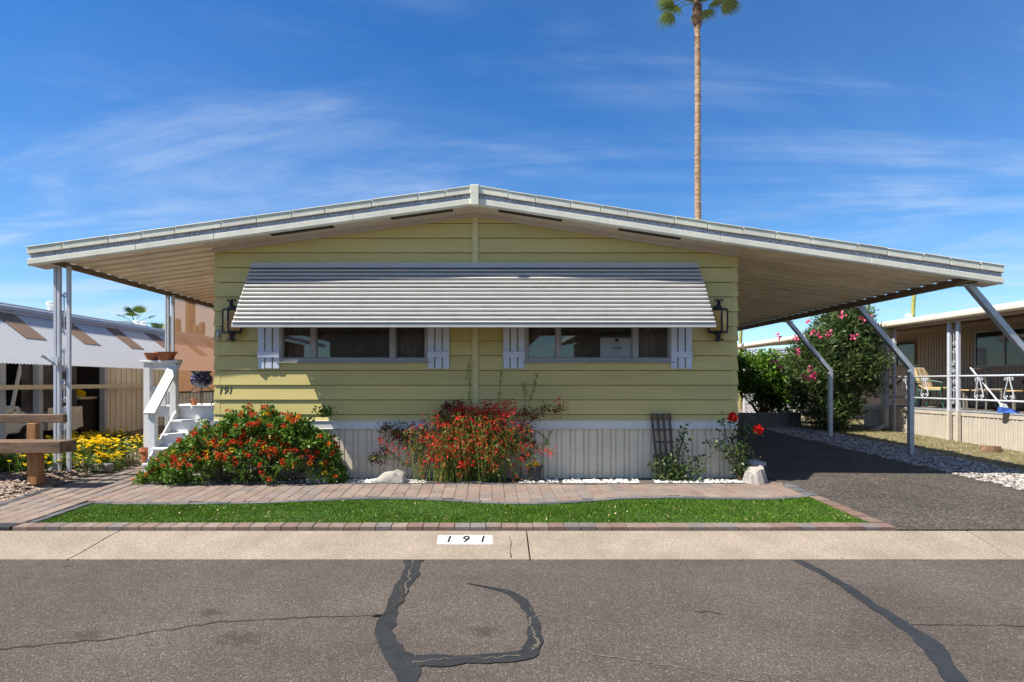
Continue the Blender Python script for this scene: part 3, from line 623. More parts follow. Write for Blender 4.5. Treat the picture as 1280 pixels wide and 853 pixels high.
# ---- gable fascia
def fprism(b, x0, x1, o0, o1, y0, y1):
    cuts = [x0]+[p[0] for p in FB if x0 < p[0] < x1]+[x1]
    for a, c in zip(cuts[:-1], cuts[1:]):
        b.hexa([(a, y0, fb(a)+o0), (c, y0, fb(c)+o0), (c, y1, fb(c)+o0), (a, y1, fb(a)+o0)], [(a, y0, fb(a)+o1), (c, y0, fb(c)+o1), (c, y1, fb(c)+o1), (a, y1, fb(a)+o1)])
    return b
def pieces(x0, x1, lens):
    out = []; a = x0
    while a < x1-.05:
        c = min(x1, a+random.choice(lens))
        if x1-c < .18: c = x1
        out.append((a, c)); a = c
    return out
for (x0, x1) in ((-6.14, XM-.048), (XM+.052, 6.87)):
    for a, c in pieces(x0, x1, (.36,.40,.44,.47,.62)):
        dz = random.uniform(-.004, .004); b = MB(); fprism(b, a+.004, c-.004, .152+dz, .240+dz, YR-.035, YR-.012); fprism(b, a+.004, c-.004, .238+dz, .250+dz, YR-.045, YR+.25)
        v = random.uniform(.88, 1.06); b.build('roof_edge_cap', M['fascia'], house, bevel=.004).color = (v, v, v*random.uniform(.93, 1.02), 1)
    fprism(MB(), x0+.02, x1, .07, .165, YR+.012, YR+.03).build('panel_end_strip', M['insul'], house)
    fprism(MB(), x0+.0, x1, -.0, .012, YR-.012, YR+.03).build('fascia_lip', M['fascia'], house)
for a, c in ((-6.14,-4.7),(-4.695,-3.66),(-3.655,-1.8),(-1.795,XM-.05),(XM+.052,1.6),(1.605,3.10),(3.105,5.1),(5.105,6.87)):
    fprism(MB(), a, c, .013, .088, YR-.022, YR).build('fascia_board', M['fascia'], house, bevel=.004)
b = MB(); b.hexa([(XM-.052, YR-.06, fb(XM)-.012), (XM+.056, YR-.06, fb(XM)-.012), (XM+.056, YR+.05, fb(XM)-.012), (XM-.052, YR+.05, fb(XM)-.012)], [(XM-.052, YR-.06, fb(XM)+.258), (XM+.056, YR-.06, fb(XM)+.258), (XM+.056, YR+.05, fb(XM)+.262), (XM-.052, YR+.05, fb(XM)+.262)])
b.build('ridge_cap', M['fascia'], house, bevel=.005)
# end returns of the fascia
for xe, s_ in ((-6.14, 1), (6.87, -1)):
    b = MB(); z = fb(xe); b.box(xe, YR-.02, z+.15, xe+s_*.02, YR+.30, z+.24); b.box(xe, YR-.02, z+.013, xe+s_*.02, YR+.30, z+.088); b.build('fascia_return', M['fascia'], house)
    b = MB(); xi = -5.88 if s_ > 0 else 6.50
    fprism(b, min(xe+s_*.02, xi), max(xe+s_*.02, xi), .0, .012, YR+.03, YR+.30); b.build('eave_soffit', M['soffit'], house)
# soffit and frieze over the gable wall, dark vent slots
for x0, x1 in ((XL-.02, XM-.14), (XM+.14, XR+.02)):
    fprism(MB(), x0, x1, .004, .016, YR+.03, YF-.025).build('soffit', M['soffit'], house)
    fprism(MB(), x0, x1, -.052, .004, YF-.060, YF-.022).build('frieze', M['soffit'], house)
fprism(MB(), XM-.139, XM+.139, .001, .013, YR+.03, YF-.026).build('soffit', M['soffit'], house)
fprism(MB(), XM-.139, XM+.139, -.055, .001, YF-.065, YF-.024).build('frieze', M['soffit'], house)
def SX(px): return (px-610)/93.0
for a, c in ((337,416),(488,566),(623,703),(774,852)):
    fprism(MB(), SX(a), SX(c), -.002, .006, YR+.05, YR+.16).build('soffit_vent', M['dark'], house)
# roof over the house
b = MB(); xs_ = [XL-.05, XM, XR+.05]
for a, c in zip(xs_[:-1], xs_[1:]): b.hexa([(a, YR+.032, fb(a)+.03), (c, YR+.032, fb(c)+.03), (c, YB+.2, fb(c)+.03), (a, YB+.2, fb(a)+.03)], [(a, YR+.032, fb(a)+.225), (c, YR+.032, fb(c)+.225), (c, YB+.2, fb(c)+.225), (a, YB+.2, fb(a)+.225)])
b.build('roof', M['roofing'], house)
# carport roofs: ribbed metal pans laid side by side
RPI = .277
def pan(x0, x1):
    n = 6; pr = [(0,.0),(.012,.010),(.024,.0),(.150,.0),(.158,.066),(.244,.066),(.252,.0),(.277,.0)]; b = MB(); xs_ = [x0+(x1-x0)*i/n for i in range(n+1)]
    for x in xs_:
        for (y, z) in pr: b.v.append((x, y, fb(x)+.085+z))
        for (y, z) in pr: b.v.append((x, y, fb(x)+.092+z))
    m_ = len(pr)
    for i in range(n):
        for k in range(m_-1):
            p = i*2*m_+k; q = p+2*m_; b.f += [(p, q, q+1, p+1), (p+m_, p+m_+1, q+m_+1, q+m_)]
    for i in (0, n):
        for k in range(m_-1): p = i*2*m_+k; b.f.append((p, p+1, p+1+m_, p+m_))
    me = b.mesh('carport_pan'); me.materials.append(M['carport']); return me
for (x0, x1) in ((XL-.03, -5.945), (XR+.03, 6.575)):
    me = pan(x0, x1); y = YR+.035
    while y < 20.2:
        v = random.uniform(.86, 1.05); o = link('carport_pan', me, M['carport'], house, color=(v, v*random.uniform(.97,1), v*random.uniform(.92, 1))); o.location = (0, y, 0); y += RPI
b = MB(); b.box(6.52, YR+.04, 2.69, 6.57, 20.2, fb(6.55)+.078); b.build('carport_beam', M['beam'], house)
b = MB(); b.box(-5.93, YR+.04, 2.945, -5.88, 20.2, fb(-5.9)+.078); b.build('carport_beam', M['beam'], house)
for xs0, dz in ((XL-.03, 0), (XR+.03, 0)):   # ledger where the carport meets the wall
    b = MB(); x0, x1 = (xs0-.06, xs0) if xs0 < 0 else (xs0, xs0+.06); b.box(x0, YF+.07, fb(xs0)-.0, x1, 20.2, fb(xs0)+.075); b.build('ledger', M['carport'], house)
# ---- windows
for wi, (x0, x1, z0, z1) in enumerate(OPEN):
    mull = ((-2.485,-2.415),(-1.375,-1.300)) if wi == 0 else ((.955,1.015),(2.03,2.105))
    fr = MB(); t = .045; ya, yb = YF-.035, YF+.075
    fr.box(x0, ya, z0, x0+t, yb, z1); fr.box(x1-t, ya, z0, x1, yb, z1); fr.box(x0+t, ya, z0, x1-t, yb, z0+t); fr.box(x0+t, ya, z1-t, x1-t, yb, z1)
    win = fr.build('window', M['alu'], house, bevel=.003)
    MB().box(x0-.03, YF-.052, z0-.022, x1+.03, YF-.0, z0-.002).build('sill', M['alu'], win)
    for a, c in mull: MB().box(a, YF-.022, z0+t+.001, c, YF+.06, z1-t-.001).build('mullion', M['alu'], win, bevel=.003)
    cols = [x0+t]+[v for m_ in mull for v in m_]+[x1-t]
    for k in range(3):
        a, c = cols[2*k], cols[2*k+1]; MB().box(a+.001, YF+.02, z0+t+.001, c-.001, YF+.024, z1-t-.001).build('pane', M['glass'], win)
        sash = MB(); q = .014; sash.box(a+.001, YF+.008, z0+t+.001, c-.001, YF+.019, z0+t+q); sash.box(a+.001, YF+.008, z0+t+q, a+q, YF+.019, z1-t-.001); sash.box(c-q, YF+.008, z0+t+q, c-.001, YF+.019, z1-t-.001); sash.build('sash', M['alu'], win)
        if k != 1:
            MB().sheet(60, 1, lambda u, v: (a+(c-a)*u, YF+.16+.02*math.sin(u*(c-a)*70)+.008*math.sin(u*37), z0+(z1-z0)*v)).build('curtain', M['curtain'], win, smooth_=True)
        else:
            bl = MB(); n = 34
            for i in range(n): z = z0+t+.02+(z1-z0-.1)*i/n; bl.hexa([(a, YF+.075, z), (c, YF+.075, z), (c, YF+.078, z), (a, YF+.078, z)], [(a, YF+.092, z+.016), (c, YF+.092, z+.016), (c, YF+.095, z+.016), (a, YF+.095, z+.016)])
            bl.build('blind', M['blind'], win)
            MB().sheet(60, 1, lambda u, v: (a+(c-a)*u, YF+.16+.02*math.sin(u*(c-a)*55), z0+(z1-z0)*v)).build('curtain', M['curtain'], win, smooth_=True)
    MB().box(x0, YF+.22, z0, x1, YF+.23, z1).build('room_backing', M['dark'], win)
# house number
glyph('191', (280-610)/89.6, YF-.0165, 1.35-10.8/89, .135, PI/2-.102, M['ink'], 'house_number', house, .25, .002, .001)
# shutters
for px0, px1 in ((323.2,349.8),(535,561.5),(629,655.5),(838.3,864.3)):
    x0, x1 = (px0-610)/89.2, (px1-610)/89.2; zb_, zt_ = 1.538, 2.62; b3 = (x1-x0-.036)/3
    sh = MB().box(x0-.004, YF-.062, 1.694, x1+.002, YF-.046, 1.782).build('shutter', M['shutter'], house, bevel=.003)
    MB().box(x0-.004, YF-.062, 2.40, x1+.002, YF-.046, 2.488).build('rail', M['shutter'], sh, bevel=.003)
    for k in range(3):
        a = x0+k*(b3+.018); MB().box(a, YF-.045, zb_+random.uniform(-.004,.004), a+b3, YF-.024, zt_).build('board', M['shutter'], sh, bevel=.004)
# ---- striped window awning: lapped slats on side arms
AT, AB = 2.985, 2.10; AD = .675; XA = (-3.303, 2.935)
awn = MB().box(XA[0], YF-.062, AT-.012, XA[1], YF-.022, AT+.028).build('awning', M['awning'], house)
NS = 15
for i in range(NS):
    t0, t1 = i/NS, (i+1)/NS; y0 = YF-.03-(AD-.03)*t0; z0 = AT+(AB-AT)*t0; y1 = YF-.03-(AD-.03)*t1; z1 = AT+(AB-AT)*t1
    dy, dz = y1-y0, z1-z0; L = math.hypot(dy, dz); nx_, nz_ = dz/L, -dy/L     # outward normal (y, z)
    if nx_ > 0: nx_, nz_ = nx_, nz_
    pr = []
    for (u, h) in ((-.03,-.012),(.0,-.010),(.52,-.014),(.56,.006),(.60,.034),(.68,.042),(.92,.043),(.99,.037),(1.0,.030),(1.0,-.008)):
        pr.append((y0+dy*u+nx_*h*.9*1.0, z0+dz*u+nz_*h*.9))
    back = [(p[0]-nx_*.004, p[1]-nz_*.004) for p in pr]
    prof_ = pr+back[::-1]; b = MB(); n = len(prof_)
    jx = random.uniform(-.003, .003)
    va = [(XA[0]+jx, p[0], p[1]) for p in prof_]; vb = [(XA[1]+jx, p[0], p[1]) for p in prof_]
    m_ = len(pr)
    b.add(va+vb, [(i_, n+i_, n+(i_+1) % n, (i_+1) % n) for i_ in range(n)]+[(k_, k_+1, n-2-k_, n-1-k_) for k_ in range(m_-1)]+[(n+n-1-k_, n+n-2-k_, n+k_+1, n+k_) for k_ in range(m_-1)])
    b.build('slat', M['awning'], awn)
b = MB(); b.box(XA[0]-.012, YF-AD-.018, AB-.042, XA[1]+.012, YF-AD+.012, AB+.006); b.build('bottom_rail', M['awning'], awn, bevel=.003)
for xa in (XA[0]-.01, XA[1]+.002): MB().beam((xa+.004, YF-.03, AT-.02), (xa+.004, YF-AD+.02, AB-.012), .008, .045, up=(0,1,0)).build('side_arm', M['awning'], awn)
# ---- wall lanterns
def spiral(c, r0, turns, a0, sgn=1, n=14, ax=(1,0,0), ay=(0,0,1)):
    c = Vector(c); ax, ay = Vector(ax), Vector(ay)
    return [c+ax*(r0*(1-k/n*.85)*math.cos(a0+sgn*turns*2*PI*k/n))+ay*(r0*(1-k/n*.85)*math.sin(a0+sgn*turns*2*PI*k/n)) for k in range(n+1)]
for px, fl in ((288.2, 1), (899.2, -1)):
    xc = (px-610)/90.6; yc = YF-.105; zc = 2.20; R = .132; H = .155; rot = .62*fl
    fr = MB(); cor = [(xc+R*math.cos(rot+PI/2*k+PI/4)*1., yc+R*math.sin(rot+PI/2*k+PI/4)*.58) for k in range(4)]
    for k in range(4):
        a, c = cor[k], cor[(k+1) % 4]; fr.box(a[0]-.011, a[1]-.011, zc-H, a[0]+.011, a[1]+.011, zc+H)
        for z in (zc-H, zc+H): fr.beam((*a, z), (*c, z), .022, .024)
        for z in (zc-H-.004, zc+H+.012): pass
    fr.prism([(c[0], c[1], zc-H-.016) for c in cor], (0,0,.010)); fr.prism([(c[0], c[1], zc+H+.010) for c in cor], (0,0,.012))
    fr.lathe([(.055,0),(.045,.03),(.02,.05),(.02,.10),(.012,.13)], (xc, yc, zc+H+.02), 8); fr.lathe([(.02,-.12),(.03,-.05),(.05,-.01),(.05,0)], (xc, yc, zc-H-.014), 8)
    fr.box(xc-.05, YF-.045, zc-.15, xc+.05, YF-.028, zc+.2); fr.beam((xc, YF-.04, zc+.17), (xc, yc, zc+H+.02), .02, .02); fr.beam((xc, YF-.04, zc-.12), (xc, yc, zc-H-.02), .02, .02)
    lan = fr.build('lantern', M['iron'], house)
    for k in range(4):
        a, c = Vector((*cor[k], 0)), Vector((*cor[(k+1) % 4], 0)); d = (c-a).normalized()*.012
        MB().beam((a.x+d.x, a.y+d.y, zc), (c.x-d.x, c.y-d.y, zc), .004, 2*H-.03).build('glass', M['amber'], lan)
    for z, sg in ((zc+H+.10, 1), (zc-H-.075, -1)):
        for s_ in (-1, 1):
            b = MB(); b.tube([(xc, yc-.02, z-.07*sg), (xc+.02*s_, yc-.02, z-.02*sg)]+spiral((xc+.045*s_, yc-.02, z+.02*sg), .026, .8, PI if s_ > 0 else 0, -s_*sg), .009, 5); b.build('scroll', M['iron'], lan)
# ---- carport posts
def scrollpost(x, x2, y, ztop, name='carport_post', par=None, wid=.088, wid2=.050, m=None, zs=(2.55,2.28,1.78,1.35,.98,.72)):
    m = m or M['post']; z0 = g(x, y)-.02
    b = MB(); b.box(x-wid/2, y-.025, z0, x-.006, y+.025, ztop); b.box(x+.004, y-.025, z0, x+wid/2, y+.025, ztop); b.box(x-.006, y-.015, z0, x+.004, y+.015, ztop)
    b.box(x2-wid2/2, y-.02, z0, x2+wid2/2, y+.02, ztop); p = b.build(name, m, par, bevel=.003)
    cxm = (x+wid/2+x2-wid2/2)/2; r = (x2-wid2/2-x-wid/2)*.48
    for i, z in enumerate(zs):
        b = MB(); s_ = 1 if i % 2 else -1
        up_ = spiral((cxm, y, z), r, 1.15, PI/2, s_); dn = spiral((cxm+.004, y, z-.24), r, 1.15, -PI/2, s_)
        b.tube(up_[::-1]+[Vector((cxm, y, z-.12))]+dn, .0095, 5); b.build('scroll', m, p)
    return p
pp = scrollpost(-5.945, -5.79, 8.40, 2.95, par=house)
b = MB(); b.box(-5.985, 8.335, 1.58, -5.90, 8.357, 1.70); b.tube([(-5.96,8.335,1.62),(-6.06,8.29,1.70)], .018, 8); b.tube([(-6.055,8.292,1.697),(-6.075,8.283,1.712)], .024, 8); b.build('flag_bracket', M['post'], pp)
b = MB(); b.box(-6.05, 8.36, g(-6,8.4)-.02, -5.99, 8.46, g(-6,8.4)+.035); b.build('foot', M['post'], pp)
scrollpost(-5.905, -5.805, 11.2, 2.95, par=house, wid=.07, wid2=.05)
for D in (8.32, 10.775, 13.31):
    z0 = g(7.49, D)-.03; b = MB(); b.tube([(6.56, D, 2.70), (7.49, D, 1.60), (7.49, D, z0)], .056, 4, PI/4); po = b.build('carport_post', M['steel'], house, bevel=.004)
    MB().box(6.48, D-.06, 2.665, 6.66, D+.06, 2.686).build('bracket', M['steel'], po)
b = MB(); b.tube([(3.56, 8.78, .0), (3.56, 8.78, 2.9)], .017, 6); b.build('conduit', M['steel'], house)
# more downspout-like trim at the right rear
# ================================================================== THINGS ROUND THE HOUSE
# gecko ornament
xg, zg = (274-610)/89, 1.35+59/89
gk = MB(); gk.tube([(xg, YF-.035, zg+.075), (xg+.012, YF-.04, zg+.03), (xg-.006, YF-.04, zg-.02), (xg+.015, YF-.036, zg-.07), (xg-.012, YF-.034, zg-.10)], [.016,.022,.020,.010,.003], 7)
for z, s_ in ((.045,1),(.045,-1),(-.02,1),(-.02,-1)): gk.tube([(xg, YF-.038, zg+z), (xg+s_*.035, YF-.036, zg+z+.012), (xg+s_*.045, YF-.034, zg+z-.02)], [.008,.007,.004], 5)
tag(gk.build('gecko_ornament', M['silver'], smooth_=True), 'small silvery lizard ornament on the corner under the left lantern', 'ornament')
# sign in the window
x0, x1 = (749-610)/88.0, (790.5-610)/88.0; sg = thing('window_sign', 'white framed sign standing inside the right window', 'sign', ((x0+x1)/2, YF+.05, 1.69))
b = MB(); zs0, zs1 = 1.70, 1.975; t = .012; ya = YF+.030
b.box(x0-t, ya, zs0-t, x0, ya+.02, zs1+t); b.box(x1, ya, zs0-t, x1+t, ya+.02, zs1+t); b.box(x0, ya, zs0-t, x1, ya+.02, zs0); b.box(x0, ya, zs1, x1, ya+.02, zs1+t); b.build('frame', M['black'], sg)
MB().box(x0, ya+.006, zs0, x1, ya+.016, zs1).build('board', M['paper'], sg)
xm = (x0+x1)/2; MB().box(xm-.024, ya+.003, zs1-.052, xm+.024, ya+.005, zs1-.012).build('emblem', M['ink'], sg)
glyph('FOR SALE', xm, ya+.004, zs1-.142, .032, PI/2, M['ink'], 'lettering', sg, 0, .0005, .0015)
for zz_, wd_ in ((-.075,.13),(-.100,.11),(-.172,.16),(-.205,.10)):
    b = MB(); a = xm-wd_/2
    while a < xm+wd_/2-.012:
        L = random.uniform(.010,.022); b.box(a, ya+.003, zs1+zz_-.004, a+L, ya+.005, zs1+zz_+.004); a += L+.005
    b.build('small_print', M['greyink'], sg)
# trellis leaning on the skirting
tr = thing('trellis', 'small grey wooden trellis leaning on the skirting behind the bush', 'trellis', (2.38, YF-.1, 0))
for k, (pt, pb_) in enumerate(((812,817),(819.5,822),(826.5,829),(834,836))):
    MB().beam(((pt-610)/88.6, YF-.055, .915), ((pb_-610)/87.6, YF-.115, .03), .030, .018, up=(0,1,0)).build('stake', M['trellis'], tr)
for z in (.90,.855,.69,.52,.345): MB().beam(((810.5+(.9-z)*6-610)/88.5, YF-.075-(.9-z)*.06, z), ((836.5+(.9-z)*3-610)/88.5, YF-.075-(.9-z)*.06, z), .014, .026).build('slat', M['trellis'], tr)
# rocks
def rock(name, label, c, size, seed, mt, cat='rock', sub=3, top=1.):
    r = np.random.default_rng(seed); b = MB(); nu, nv = 18, 9; vs = []
    kx = r.normal(size=(7, 3)); ph = r.random(7)*6
    def f(d): return 1+sum(.10*math.sin(2.3*float(np.dot(k_, d))+p_) for k_, p_ in zip(kx, ph))
    def fn(u, v):
        th = 2*PI*u; f_ = PI/2-PI*.60*v; d = np.array([math.cos(th)*math.cos(f_), math.sin(th)*math.cos(f_), math.sin(f_)])
        q = f(d); q = q*.75+.25*round(q*6+d[0]*2)/6
        return (c[0]+d[0]*size[0]*q, c[1]+d[1]*size[1]*q, max(c[2]-.03, c[2]+min(d[2], top)*size[2]*q*(.78+.34*d[0]+.06*math.sin(9*d[0]+7*d[1]))))
    b.sheet(44, 18, fn); return tag(b.build(name, mt, smooth_=True), label, cat)
def crag(label, c, pts, mt):
    import bmesh
    bm = bmesh.new()
    for p in pts: bm.verts.new((c[0]+p[0], c[1]+p[1], c[2]+p[2]))
    bmesh.ops.convex_hull(bm, input=bm.verts); bmesh.ops.subdivide_edges(bm, edges=bm.edges, cuts=3, use_grid_fill=True); bmesh.ops.triangulate(bm, faces=bm.faces)
    for v in bm.verts:
        q = Vector(v.co)-Vector(c); n_ = math.sin(31*q.x+17*q.z)*math.sin(27*q.y-13*q.x+2)+.6*math.sin(61*q.x-40*q.y)*math.sin(55*q.z+1); v.co += (q.normalized() if q.length > .01 else Vector())*.008*n_
    me = bpy.data.meshes.new('boulder'); bm.to_mesh(me); bm.free(); o = link('boulder', me, mt, None, True); return tag(o, label, 'rock')
crag('large white boulder beside the red flowering firecracker bush', (-1.33, 8.17, -.02), [(-.25,-.05,0),(-.20,.12,0),(-.22,-.10,.03),(.22,-.12,0),(.23,.12,0),(.20,-.08,.13),(.21,.07,.14),(.06,-.07,.185),(.10,.06,.19),(-.08,.0,.15),(-.10,.09,.12),(-.17,-.05,.07),(.24,0,.06)], M['rock'])
crag('pale angular rock half under the red and orange lantana', (-2.27, 8.10, -.01), [(-.17,-.05,0),(-.13,.1,0),(.17,-.08,0),(.17,.1,0),(-.12,-.05,.10),(-.10,.07,.12),(.05,-.06,.09),(.13,.0,.13),(.16,.06,.08)], M['rock'])
st = MB(); cxs, cys = 3.55, 8.10
def fst(u, v):
    a = 2*PI*u; r = .175*(1-.36*v)*(1+.05*math.sin(5*a+1+2*v)+.05*math.sin(11*a+v)+.05*math.sin(2*a+3*v)); return (cxs+r*math.cos(a)*1.0, cys+r*math.sin(a)*.75, -.03+(.215+.04*math.sin(a+1)+.02*math.sin(4*a))*v)
st.sheet(44, 5, fst); st.add([fst(k/22, 1) for k in range(22)], [tuple(range(22))])
tag(st.build('petrified_stump', M['rock']), 'pale pinkish stump shaped rock at the right corner of the bed', 'rock')
# grey planter box
pl = MB(); xa, xb = (929-610)/88, (947-610)/88; pl.hexa([(xa+.02,8.42,-.02),(xb-.03,8.42,-.02),(xb-.03,8.66,-.02),(xa+.02,8.66,-.02)], [(xa,8.40,.23),(xb,8.40,.23),(xb,8.68,.23),(xa,8.68,.23)]); pl.box(xa-.012,8.388,.20,xb+.012,8.692,.245)
tag(pl.build('planter_box', M['planter'], bevel=.004), 'empty grey planter box at the right corner of the house', 'planter')
# nursery pot with a yellow flower
np_ = thing('nursery_pot', 'black plastic nursery pot with a yellow bloom beside the red bush', 'flower pot', (.64, 8.33, 0))
MB().lathe([(.075,0),(.10,.20),(.112,.20),(.112,.225),(.095,.225),(.085,.12)], (.64,8.33,-.01), 20).build('pot', M['nursery'], np_, smooth_=False)
V_, Q_ = leaf_mesh(np.array([.64,8.33,.22])+RNG.normal(0,1,(60,3))*[.035,.03,.015], .05, .6, up=.2); npmesh('flower', V_, Q_, M['yellow'], np_)
hz = MB(); hz.tube([(.40+.07*math.cos(a), 8.24+.05*math.sin(a), .02+.03*math.sin(a)) for a in np.linspace(0, 2*PI, 14)], .012, 6); tag(hz.build('wire_ring', M['terra']), 'small rusty ring lying on the pebbles by the pot', 'ring')
# ---- plants
def stems(n, base, fn, r, m, parent, name='stems', k=3):
    b = MB(); out = []
    for i in range(n):
        p = fn(i); out.append(p); b.tube(p, [r*(1-.7*j/(len(p)-1)) for j in range(len(p))], k, cap=False)
    b.build(name, m, parent); return out
def along(paths, per, t0=0., spread=.02):
    pts = []; dirs = []
    for p in paths:
        m_ = len(p)
        for _ in range(per):
            t = t0+(1-t0)*random.random(); f = t*(m_-1); i = min(int(f), m_-2); q = Vector(p[i]).lerp(Vector(p[i+1]), f-i); pts.append([q.x+random.gauss(0, spread), q.y+random.gauss(0, spread), q.z+random.gauss(0, spread)]); d = (Vector(p[i+1])-Vector(p[i])); dirs.append(d/max(d.length, 1e-6))
    return np.array(pts), np.array(dirs)
# lantana
LH = [(-4.593, 0.093), (-4.503, 0.242), (-4.35, 0.428), (-4.035, 0.558), (-3.873, 0.651), (-3.72, 0.744), (-3.495, 0.902), (-3.225, 0.986), (-2.955, 0.949), (-2.775, 0.865), (-2.55, 0.837), (-2.37, 0.725), (-2.235, 0.577), (-2.1, 0.391), (-2.001, 0.149), (-1.947, 0.047)]
lan = thing('lantana_bush', 'wide lantana bush covered in red and orange blossoms by the white steps', 'bush', (-3.3, 8.2, 0))
LH = [(x_, h_*.93) for x_, h_ in LH]
def env(x, y):                          # height of the bush over its footprint
    h = interp(LH, x); c = 8.27 if x > -3.8 else 8.22; hd = .36 if x > -2.5 else .42
    if x < -4.2: hd = .30
    if x > -2.3: hd = .26
    q = 1-((y-c)/hd)**2
    return h*max(0, q)**.42 if q > 0 else 0
cl = []; tries = 0
while len(cl) < 560 and tries < 60000:
    tries += 1; x = random.uniform(-4.62, -1.9); y = random.uniform(7.80, 8.62); h = env(x, y)
    if h < .06 or (x > XL and y > YF-.06): continue
    z = h*(random.random()**.5); 
    if random.random() < .4: z = h
    cl.append((x, y, z+g(x, y)))
for _ in range(70):
    x = random.uniform(-4.5, -2.0); h = interp(LH, x); y = random.uniform(7.98, 8.42); q0 = env(x, y)
    if q0 > .15:
        L_ = random.uniform(.03, .11); dx = random.gauss(0,.06)
        for k in range(4): cl.append((x+dx*k/3, y-.02*k, q0+L_*k/3+g(x, y)))
cl = np.array(cl); P = np.repeat(cl, 30, 0); rd = unit(RNG.normal(size=P.shape)); P = P+rd*(.066*RNG.random((len(P), 1))**.5); P[:, 2] = np.maximum(P[:, 2], -.01)
ok = (P[:, 0] < XL-.03) | (P[:, 1] < YF-.05); P = P[ok]; rd = rd[ok]
V_, Q_ = leaf_mesh(P, .046, .62, up=.25, out=rd); npmesh('leaves', V_, Q_, M['lantana'], lan)
stems(46, None, lambda i: (lambda c: [(c[0]*.5-1.6+random.gauss(0,.3), 8.26, -.02), (c[0]*.85-.5, (c[1]+8.26)/2, c[2]*.55), tuple(c)])(cl[random.randrange(len(cl))]), .009, M['stem'], lan)
def blossoms(pts, r, n, m, parent, name):
    pts = np.asarray(pts); P = np.repeat(pts, n, 0); d = unit(RNG.normal(size=P.shape)+np.array([0,-.2,.7])); P = P+d*r*.7
    V, Q = leaf_mesh(P, r*.75, .8, up=0, out=d); return npmesh(name, V, Q, m, parent)
fl = []; tries = 0
while len(fl) < 135 and tries < 9000:
    tries += 1; x = random.uniform(-4.7, -1.85); y = random.uniform(7.85, 8.5); h = env(x, y)
    if h < .08: continue
    z = h*random.uniform(.55, 1.05)+.02; 
    if z < .25 and random.random() < .7: continue
    # push out to the surface
    while env(x, y) > z and y > 7.82: y -= .02
    fl.append((x, y-.01, z+g(x, y)))
for _ in range(52):
    c = cl[len(cl)-1-4*random.randrange(68)] if random.random() < .8 else cl[random.randrange(len(cl))]
    fl.append((c[0]+random.gauss(0,.03), c[1]-.05, c[2]+.05))
random.shuffle(fl); a, b_ = int(len(fl)*.72), int(len(fl)*.94)
blossoms(fl[:a], .032, 26, M['red'], lan, 'red_blossoms'); blossoms(fl[a:b_], .030, 24, M['orange'], lan, 'orange_blossoms'); blossoms(fl[b_:], .032, 26, M['yellow'], lan, 'yellow_blossoms')
V_, Q_ = leaf_mesh(np.array([(-2.22+random.gauss(0,.05), 8.3, 1.0+random.random()*.13-.12) for _ in range(110)]), .05, .6); npmesh('sprig', V_, Q_, M['lantana'], lan)
# firecracker bush
fc = thing('firecracker_bush', 'arching thin stemmed bush with scarlet flowers against the skirting', 'bush', (-.25, 8.3, 0))
def arc(x0, y0, x1, y1, zt, z1, n=9):
    out = []
    for i in range(n+1):
        t = i/n; z = .0+(1-t)*0+t*z1+4*t*(1-t)*(zt-.5*z1); out.append((x0+(x1-x0)*t**1.15+.012*math.sin(9*t+x0*40), y0+(y1-y0)*t+.01*math.sin(7*t+x1*30), max(.01, z)))
    return out
def fs(i):
    x0 = random.gauss(-.28, .30); a = random.random()*2*PI; L = random.uniform(.15, .75)
    x1 = max(-1.45, min(.62, x0+L*math.cos(a)*1.0)); y1 = min(8.47, max(7.93, 8.27+L*math.sin(a)*.7)); return arc(x0, 8.27+random.gauss(0, .07), x1, y1, random.uniform(.35, .92), random.uniform(.02, .62))
pa = stems(350, None, fs, .0045, M['greenstem'], fc)
p, d = along(pa, 19, .05, .020); V_, Q_ = leaf_mesh(p, .052, .17, up=.1, axis=d*.7+RNG.normal(size=d.shape)*.45); npmesh('leaves', V_, Q_, M['greenstem'], fc)
pt_ = stems(60, None, lambda i: arc(random.gauss(-.15,.25), 8.3, random.uniform(-.6, .55), random.uniform(8.2, 8.48), random.uniform(.55, .95), random.uniform(.55, 1.08)), .004, M['greenstem'], fc, 'upright_stems')
sel = random.sample(pa, 300)+pt_*3; p, d = along(sel, 9, .48, .022); p[:, 2] += .02; V_, Q_ = leaf_mesh(p, .036, .42, up=-.1, axis=d*.5+RNG.normal(size=d.shape)*.5); npmesh('scarlet_flowers', V_, Q_, M['coral'], fc)
hot = np.array([W(*q) for q in ((700,504,8.2),(630,520,8.15),(640,515,8.15),(617,508,8.2),(560,530,8.1),(575,525,8.1),(590,528,8.1),(548,532,8.1),(480,552,8.2),(492,560,8.2),(520,535,8.2),(647,537,8.15),(682,562,8.2),(688,565,8.2),(652,568,8.1),(580,582,7.95),(582,578,7.95),(547,573,8.0),(530,577,8.0),(540,545,8.05),(570,547,8.05),(600,550,8.05),(545,558,8.0),(566,562,8.0),(620,533,8.1),(660,535,8.2))])
P = np.repeat(hot, 20, 0)+RNG.normal(0, 1, (20*len(hot), 3))*[.055,.03,.035]; V_, Q_ = leaf_mesh(P, .045, .40, up=-.3); npmesh('scarlet_flowers', V_, Q_, M['coral'], fc)
dk = []
for (cx_, cz_, rx_, rz_, n_) in ((488,548,14,16,9),(520,545,18,14,10),(512,560,16,20,10),(565,520,26,12,14),(560,512,10,8,6),(640,545,22,14,16),(660,555,10,18,10),(470,575,10,6,5),(590,515,30,10,10),(668,516,16,5,5),(690,512,10,4,4)):
    for _ in range(n_): dk.append(W(cx_+random.uniform(-rx_, rx_), cz_+random.uniform(-rz_, rz_), random.uniform(8.30, 8.46)))
